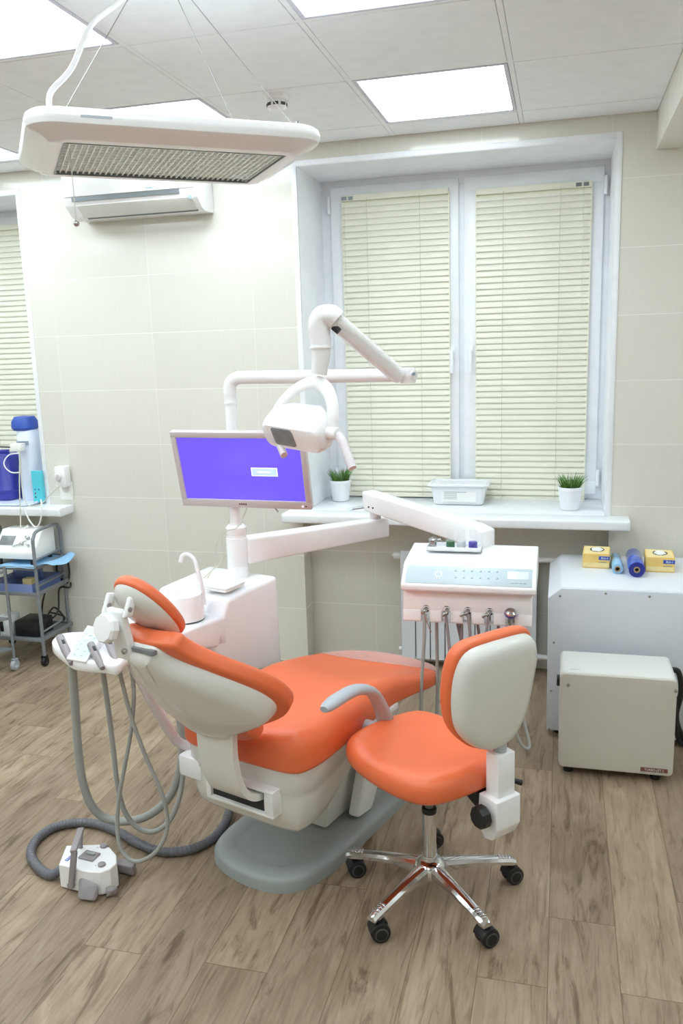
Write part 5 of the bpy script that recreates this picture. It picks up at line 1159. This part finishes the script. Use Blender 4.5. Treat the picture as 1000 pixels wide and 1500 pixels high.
# ================================================================== foot control
HP = 0.088
tp_ = [fl(a, c, HP) for a, c in ((86, 1266), (97, 1238.5), (146, 1236.5), (161, 1241), (170.5, 1252), (171, 1264), (161, 1273), (146, 1277.5), (130, 1277))]
cen = sum(tp_, V((0, 0, 0)))/len(tp_)
t = thing('foot_control', 'white foot control box with a grey carrying handle and a corrugated hose, on the floor', 'foot control', (cen.x, cen.y, 0))
o = [(p.x, p.y) for p in tp_]
b = BM(); pad(b, o, [(0.003, 0.004), (0.0, 0.008), (0.0, HP-0.003), (0.003, HP)], lambda p: V(p), steps=3); obj('body', b, 'white', t, ang=30)
fx = (tp_[8]-tp_[0]).normalized(); fyv = V((-fx.y, fx.x, 0))
RF = Matrix((fx, fyv, V((0, 0, 1)))).transposed()
for a, c in ((152, 1240), (149, 1267.5)):
    q = fl(a, c, HP); b = BM(); cyl(b, q-V((0, 0, 0.002)), q+V((0, 0, 0.007)), 0.0125, seg=24, bevel=0.002); obj('button', b, 'tool', t)
q = fl(131, 1254.5, HP); b = BM(); box(b, q+V((0, 0, 0.002)), (0.058, 0.045, 0.007), 0.002, RF); pl_ = obj('rocker_plate', b, 'tool', t)
b = BM(); box(b, q+V((0.004, 0.004, 0.008)), (0.032, 0.011, 0.008), 0.002, RF); obj('rocker', b, 'basegrey', pl_)
q = fl(101.5, 1257, HP); R90 = RF @ Matrix.Rotation(PI/2, 3, 'Z')
b = BM(); box(b, q+V((0, 0, 0.0004)), (0.032, 0.012, 0.0008), 0, R90); lbp = obj('blue_label', b, 'label', t)
text('lettering', 'SOCO', 0.0105, q+V((0, 0, 0.0011)), fyv, -fx, 'iconwhite', lbp)
b = BM()
for a, c in ((143, 1241.5), (140.5, 1268)): q = fl(a, c, HP); box(b, q, (0.008, 0.0022, 0.0008), 0, RF)
obj('button_mark', b, 'icon', t)
f0 = tp_[0]+fx*0.052-fyv*0.006; eb = tp_[1]-tp_[0]; bk = f0+eb*1.12+fx*0.002
z1_, zc1 = 0.022, 0.158
top0 = wl(114.5, 1246, f0.y); hgt = min(0.17, max(0.11, top0.z))
ft = V((f0.x, f0.y, hgt))+fx*0.024; bt = V((bk.x, bk.y, hgt))+fx*0.012
b = BM()
for p0, p1 in ((f0+V((-0.004, 0, 0.025-HP)), ft), (bk+V((-0.004, 0, 0.025-HP)), bt)): beam(b, p0, p1, 0.011, 0.021, bevel=0.003, up=fx)
beam(b, ft-fyv*0.006, bt+fyv*0.006, 0.021, 0.011, bevel=0.003); cyl(b, f0+V((-0.004, 0, 0.027-HP))-fyv*0.007, f0+V((-0.004, 0, 0.027-HP))+fyv*0.008, 0.012, seg=16, bevel=0.002); obj('carrying_handle', b, 'tool', t)
q = tp_[8]; b = BM(); hull(b, [V((q.x, q.y, 0))+fx*a+fyv*c+V((0, 0, z)) for a, c, z in ((-0.045, 0.003, 0.055), (-0.03, 0.003, 0.062), (-0.02, -0.02, 0.04), (0.035, -0.006, 0.052), (0.04, -0.012, 0.02), (-0.022, -0.038, 0.012), (0.03, -0.03, 0.012), (0.035, -0.02, 0.004), (-0.015, -0.03, 0.004), (0.02, 0.01, 0.04), (-0.03, 0.003, 0.01))], 0.003); obj('front_pedal', b, 'tool', t)
q = tp_[6]; b = BM(); hull(b, [V((q.x, q.y, 0))+fx*a+fyv*c+V((0, 0, z)) for a, c, z in ((-0.02, -0.004, 0.03), (0.0, -0.028, 0.026), (0.02, -0.02, 0.03), (0.025, 0.0, 0.03), (-0.02, -0.004, 0.004), (0.0, -0.028, 0.004), (0.025, 0.0, 0.004))], 0.003); obj('side_pedal', b, 'tool', t)
q = fl(180, 1283, 0.0); b = BM(); hull(b, [q+fx*a+fyv*c+V((0, 0, z)) for a, c, z in ((-0.038, 0.03, 0.042), (0.035, 0.03, 0.045), (-0.03, 0.0, 0.038), (0.04, 0.0, 0.04), (-0.03, 0.004, 0.004), (0.038, 0.004, 0.004), (-0.03, 0.03, 0.004), (0.036, 0.03, 0.004))], 0.004); obj('side_pedal', b, 'tool', t)
rz = 0.0165
hp_ = [tp_[0].lerp(tp_[1], 0.5)+fx*0.004+V((0, 0, 0.045-HP))]+[fl(a, c, rz) for a, c in ((74, 1282), (57, 1272), (45.5, 1253), (52, 1232), (75, 1214), (105, 1206), (140, 1207), (175, 1220), (205, 1237), (240, 1248), (280, 1244), (312, 1228), (330, 1205), (338, 1180), (350, 1160))]
P = catmull(hp_, 26); n = len(P)
for p in P: p.z = max(p.z, rz+0.0005)
b = BM(); sweep(b, P, [rz*(1.0 if i % 4 < 2 else 0.90) for i in range(n)], 16); obj('corrugated_hose', b, 'darkhose', t, ang=80)

# ================================================================== operator's stool
HUB = V((-0.372, 2.346, 0)); fd = V((-0.74, 0.67, 0)).normalized(); ld = V((fd.y, -fd.x, 0))
t = thing('operator_stool', 'orange dental stool on a chrome five star base with casters, beside the treatment chair', 'stool', HUB, math.atan2(fd.y, fd.x)-PI/2)
def sw(l, f, z): return HUB+ld*l+fd*f+V((0, 0, z))
b = BM(); lathe(b, [(0, 0.075), (0.036, 0.075), (0.050, 0.082), (0.052, 0.108), (0.044, 0.122), (0.030, 0.130), (0, 0.130)], HUB, None, 40); sb_ = obj('star_hub', b, 'chrome', t, ang=50)
for k in range(5):
    a = math.radians(26+72*k); d = V((math.cos(a), math.sin(a), 0)); s = V((-d.y, d.x, 0)); b = BM(); rows = []
    for r, w_, zt_2, zb_2 in ((0.02, 0.026, 0.124, 0.086), (0.07, 0.0235, 0.120, 0.090), (0.14, 0.0195, 0.112, 0.090), (0.22, 0.0175, 0.100, 0.080), (0.27, 0.0170, 0.092, 0.070), (0.285, 0.0145, 0.085, 0.070)):
        rows.append([b.verts.new(HUB+d*r+s*x+V((0, 0, z))) for x, z in ((-w_, zb_2), (w_, zb_2), (w_*1.02, zt_2-0.010), (w_*0.62, zt_2-0.002), (0, zt_2), (-w_*0.62, zt_2-0.002), (-w_*1.02, zt_2-0.010))])
    for r0, r1 in zip(rows, rows[1:]):
        for q in range(7): b.faces.new((r0[q], r0[(q+1) % 7], r1[(q+1) % 7], r1[q]))
    b.faces.new(rows[0]); b.faces.new(rows[-1][::-1])
    for q in range(4): box(b, HUB+d*(0.232+q*0.011)+V((0, 0, 0.0985-q*0.0017)), (0.004, 0.022, 0.005), 0.001, Matrix.Rotation(a, 3, 'Z'))
    lg = obj('base_leg', b, 'chrome', t, ang=28)
    cc = HUB+d*0.266; ca = [0.9, 2.2, -0.5, 0.35, 1.4][k] if True else 0
    ax = V((math.cos(ca+2.0), math.sin(ca+2.0), 0)); ax = V((0.55, -0.83, 0)) if k in (0,) else (V((0.62, -0.78, 0)) if k == 4 else V((0.45, -0.9, 0)))
    ax.normalize(); tr_ = V((-ax.y, ax.x, 0)); wc = cc+tr_*0.012+V((0, 0, 0.03))
    b = BM(); bx_ = []
    cyl(b, wc-ax*0.025, wc-ax*0.006, 0.0295, seg=28, bevel=0.006); cyl(b, wc+ax*0.006, wc+ax*0.025, 0.0295, seg=28, bevel=0.006); cs = obj('caster', b, 'black', t)
    b = BM(); cyl(b, wc+ax*0.0235, wc+ax*0.0262, 0.0205, seg=28, bevel=0.001); cyl(b, wc-ax*0.0262, wc-ax*0.0235, 0.0205, seg=28, bevel=0.001); obj('wheel_rim', b, 'wheelgrey', cs)
    b = BM(); cyl(b, wc+ax*0.026, wc+ax*0.0275, 0.0165, seg=24); cyl(b, wc-ax*0.0275, wc-ax*0.026, 0.0165, seg=24); obj('wheel_cap', b, 'black', cs)
    b = BM(); pr_ = [(0.033*math.cos(q), 0.033*math.sin(q)) for q in [PI*0.02+PI*0.62*i/10 for i in range(11)]]+[(0.0, 0.0)]
    prism(b, pr_, 0.05, Matrix(((-tr_.x, 0, ax.x, wc.x-ax.x*0.025), (-tr_.y, 0, ax.y, wc.y-ax.y*0.025), (0, 1, 0, wc.z), (0, 0, 0, 1))), 0.002); cyl(b, (cc.x, cc.y, 0.05), (cc.x, cc.y, 0.078), 0.0065, seg=12); obj('caster_hood', b, 'black', cs)
zc2 = 0.300
b = BM(); cyl(b, HUB+V((0, 0, 0.12)), HUB+V((0, 0, zc2)), 0.0215, seg=36); cyl(b, HUB+V((0, 0, 0.118)), HUB+V((0, 0, 0.145)), 0.027, 0.024, seg=36, bevel=0.003); obj('column', b, 'chrome', t)
b = BM(); cyl(b, HUB+V((0, 0, zc2-0.012)), HUB+V((0, 0, zc2+0.006)), 0.0235, seg=32, bevel=0.003); obj('column_collar', b, 'black', t)
b = BM(); cyl(b, HUB+V((0, 0, zc2)), HUB+V((0, 0, 0.425)), 0.013, seg=24); obj('gas_lift', b, 'glassdark', t)
b = BM(); box(b, sw(0, -0.03, 0.425), (0.13, 0.17, 0.024), 0.006, Matrix.Rotation(math.atan2(fd.y, fd.x)-PI/2, 3, 'Z')); obj('seat_mechanism', b, 'black', t)
RS = Matrix((ld, fd, V((0, 0, 1)))).transposed()
so = smooth_outline([(-0.15, 0.225), (-0.06, 0.262), (0.06, 0.270), (0.155, 0.25), (0.198, 0.17), (0.205, 0.05), (0.19, -0.08), (0.15, -0.165), (0.07, -0.195), (-0.07, -0.195), (-0.15, -0.165), (-0.19, -0.08), (-0.202, 0.05), (-0.190, 0.155)], 4)
def seat2(p):
    z = p.z; r = math.hypot(p.x, p.y-0.04)
    if p.z > 0.47: z -= (p.z-0.47)/0.035*0.015*max(0, 1-(r/0.17)**2)
    z += 0.006*sstep(0.05, -0.19, p.y) if p.z > 0.45 else 0
    return HUB+RS @ V((p.x, p.y, z))
b = BM(); pad(b, so, rprof(0.432, 0.508, 0.022, 0.045, 7), seat2, steps=8); obj('seat', b, 'orange', t, ang=60)
# backrest carried by a sleeve behind the seat
bc = V((-0.150, 2.245, 0)); RB = Matrix((ld, fd, V((0, 0, 1)))).transposed()
def bw(l, f, z): return bc+ld*l+fd*f+V((0, 0, z))
b = BM(); prism(b, [(-0.030, 0.435), (0.030, 0.435), (0.034, 0.37), (0.030, 0.325), (0.010, 0.300), (-0.014, 0.308), (-0.030, 0.345)][::1], 0.094, Matrix(((fd.x*1.25, 0, ld.x, bc.x-ld.x*0.047), (fd.y*1.25, 0, ld.y, bc.y-ld.y*0.047), (0, 1, 0, 0), (0, 0, 0, 1))), 0.004, 3); lowh = obj('lower_sleeve', b, 'white', t)
b = BM(); box(b, bw(0.004, 0.002, 0.495), (0.066, 0.052, 0.14), 0.004, RB); obj('upper_sleeve', b, 'white', t)
b = BM(); cyl(b, bw(0.004, 0.004, 0.56), bw(0.004, 0.004, 0.61), 0.019, seg=20); obj('backrest_stem', b, 'greyarm', t)
b = BM(); lathe(b, [(0, 0), (0.012, 0), (0.012, 0.012), (0.028, 0.012), (0.034, 0.016), (0.034, 0.036), (0.029, 0.042), (0, 0.042)], bw(-0.046, 0.0, 0.385), frame_from(-ld), 10); obj('adjustment_knob', b, 'black', lowh, ang=25)
b = BM(); hull(b, [bw(l, f, z) for l in (-0.03, 0.03) for f, z in ((0.03, 0.35), (0.03, 0.41), (0.17, 0.41), (0.17, 0.432), (0.10, 0.432))], 0.004); obj('back_arm', b, 'black', t)
b = BM(); tube(b, [sw(0.06, -0.06, 0.425), sw(0.16, -0.16, 0.42), sw(0.205, -0.19, 0.405)], [0.006, 0.007, 0.009], n=4, seg=12); obj('height_lever', b, 'black', t)
lean = math.radians(7); up_ = (V((0, 0, 1))*math.cos(lean)-fd*math.sin(lean)); fw_ = (fd*math.cos(lean)+V((0, 0, 1))*math.sin(lean))
cb = bc+V((0, 0, 0.758))-ld*0.022+fd*0.004-fd*0.012
def bk2(p): q = p.z+0.9*p.x*p.x; return cb+ld*(p.x*0.93)+up_*(p.y*1.03)+fw_*q
bo = smooth_outline([(0.16, 0.02), (0.165, 0.09), (0.135, 0.145), (0.06, 0.165), (-0.06, 0.165), (-0.135, 0.145), (-0.165, 0.08), (-0.165, -0.02), (-0.14, -0.10), (-0.075, -0.16), (0.0, -0.178), (0.075, -0.16), (0.135, -0.09)], 5)
b = BM(); pad(b, bo, rprof(0.0, 0.055, 0.012, 0.030, 6), bk2, steps=7, dome=(0, 0.004)); obj('backrest', b, 'orange', t, ang=60)
bo2 = [(x*0.95, y*0.95-0.003) for x, y in bo]
b = BM(); pad(b, bo2, [(0.04, -0.038), (0.020, -0.036), (0.008, -0.026), (0.002, -0.012), (0.0, 0.003)], bk2, steps=7, dome=(0.006, 0)); obj('backrest_shell', b, 'shell', t, ang=60)

# ------------------------------------------------------------------ rendering
S.view_settings.view_transform = 'Standard'; S.view_settings.look = 'None'; S.view_settings.gamma = 1.0
S.view_settings.use_curve_mapping = False; S.view_settings.exposure = EXPO
S.cycles.use_denoising = True
S.cycles.max_bounces = 8; S.cycles.diffuse_bounces = 5
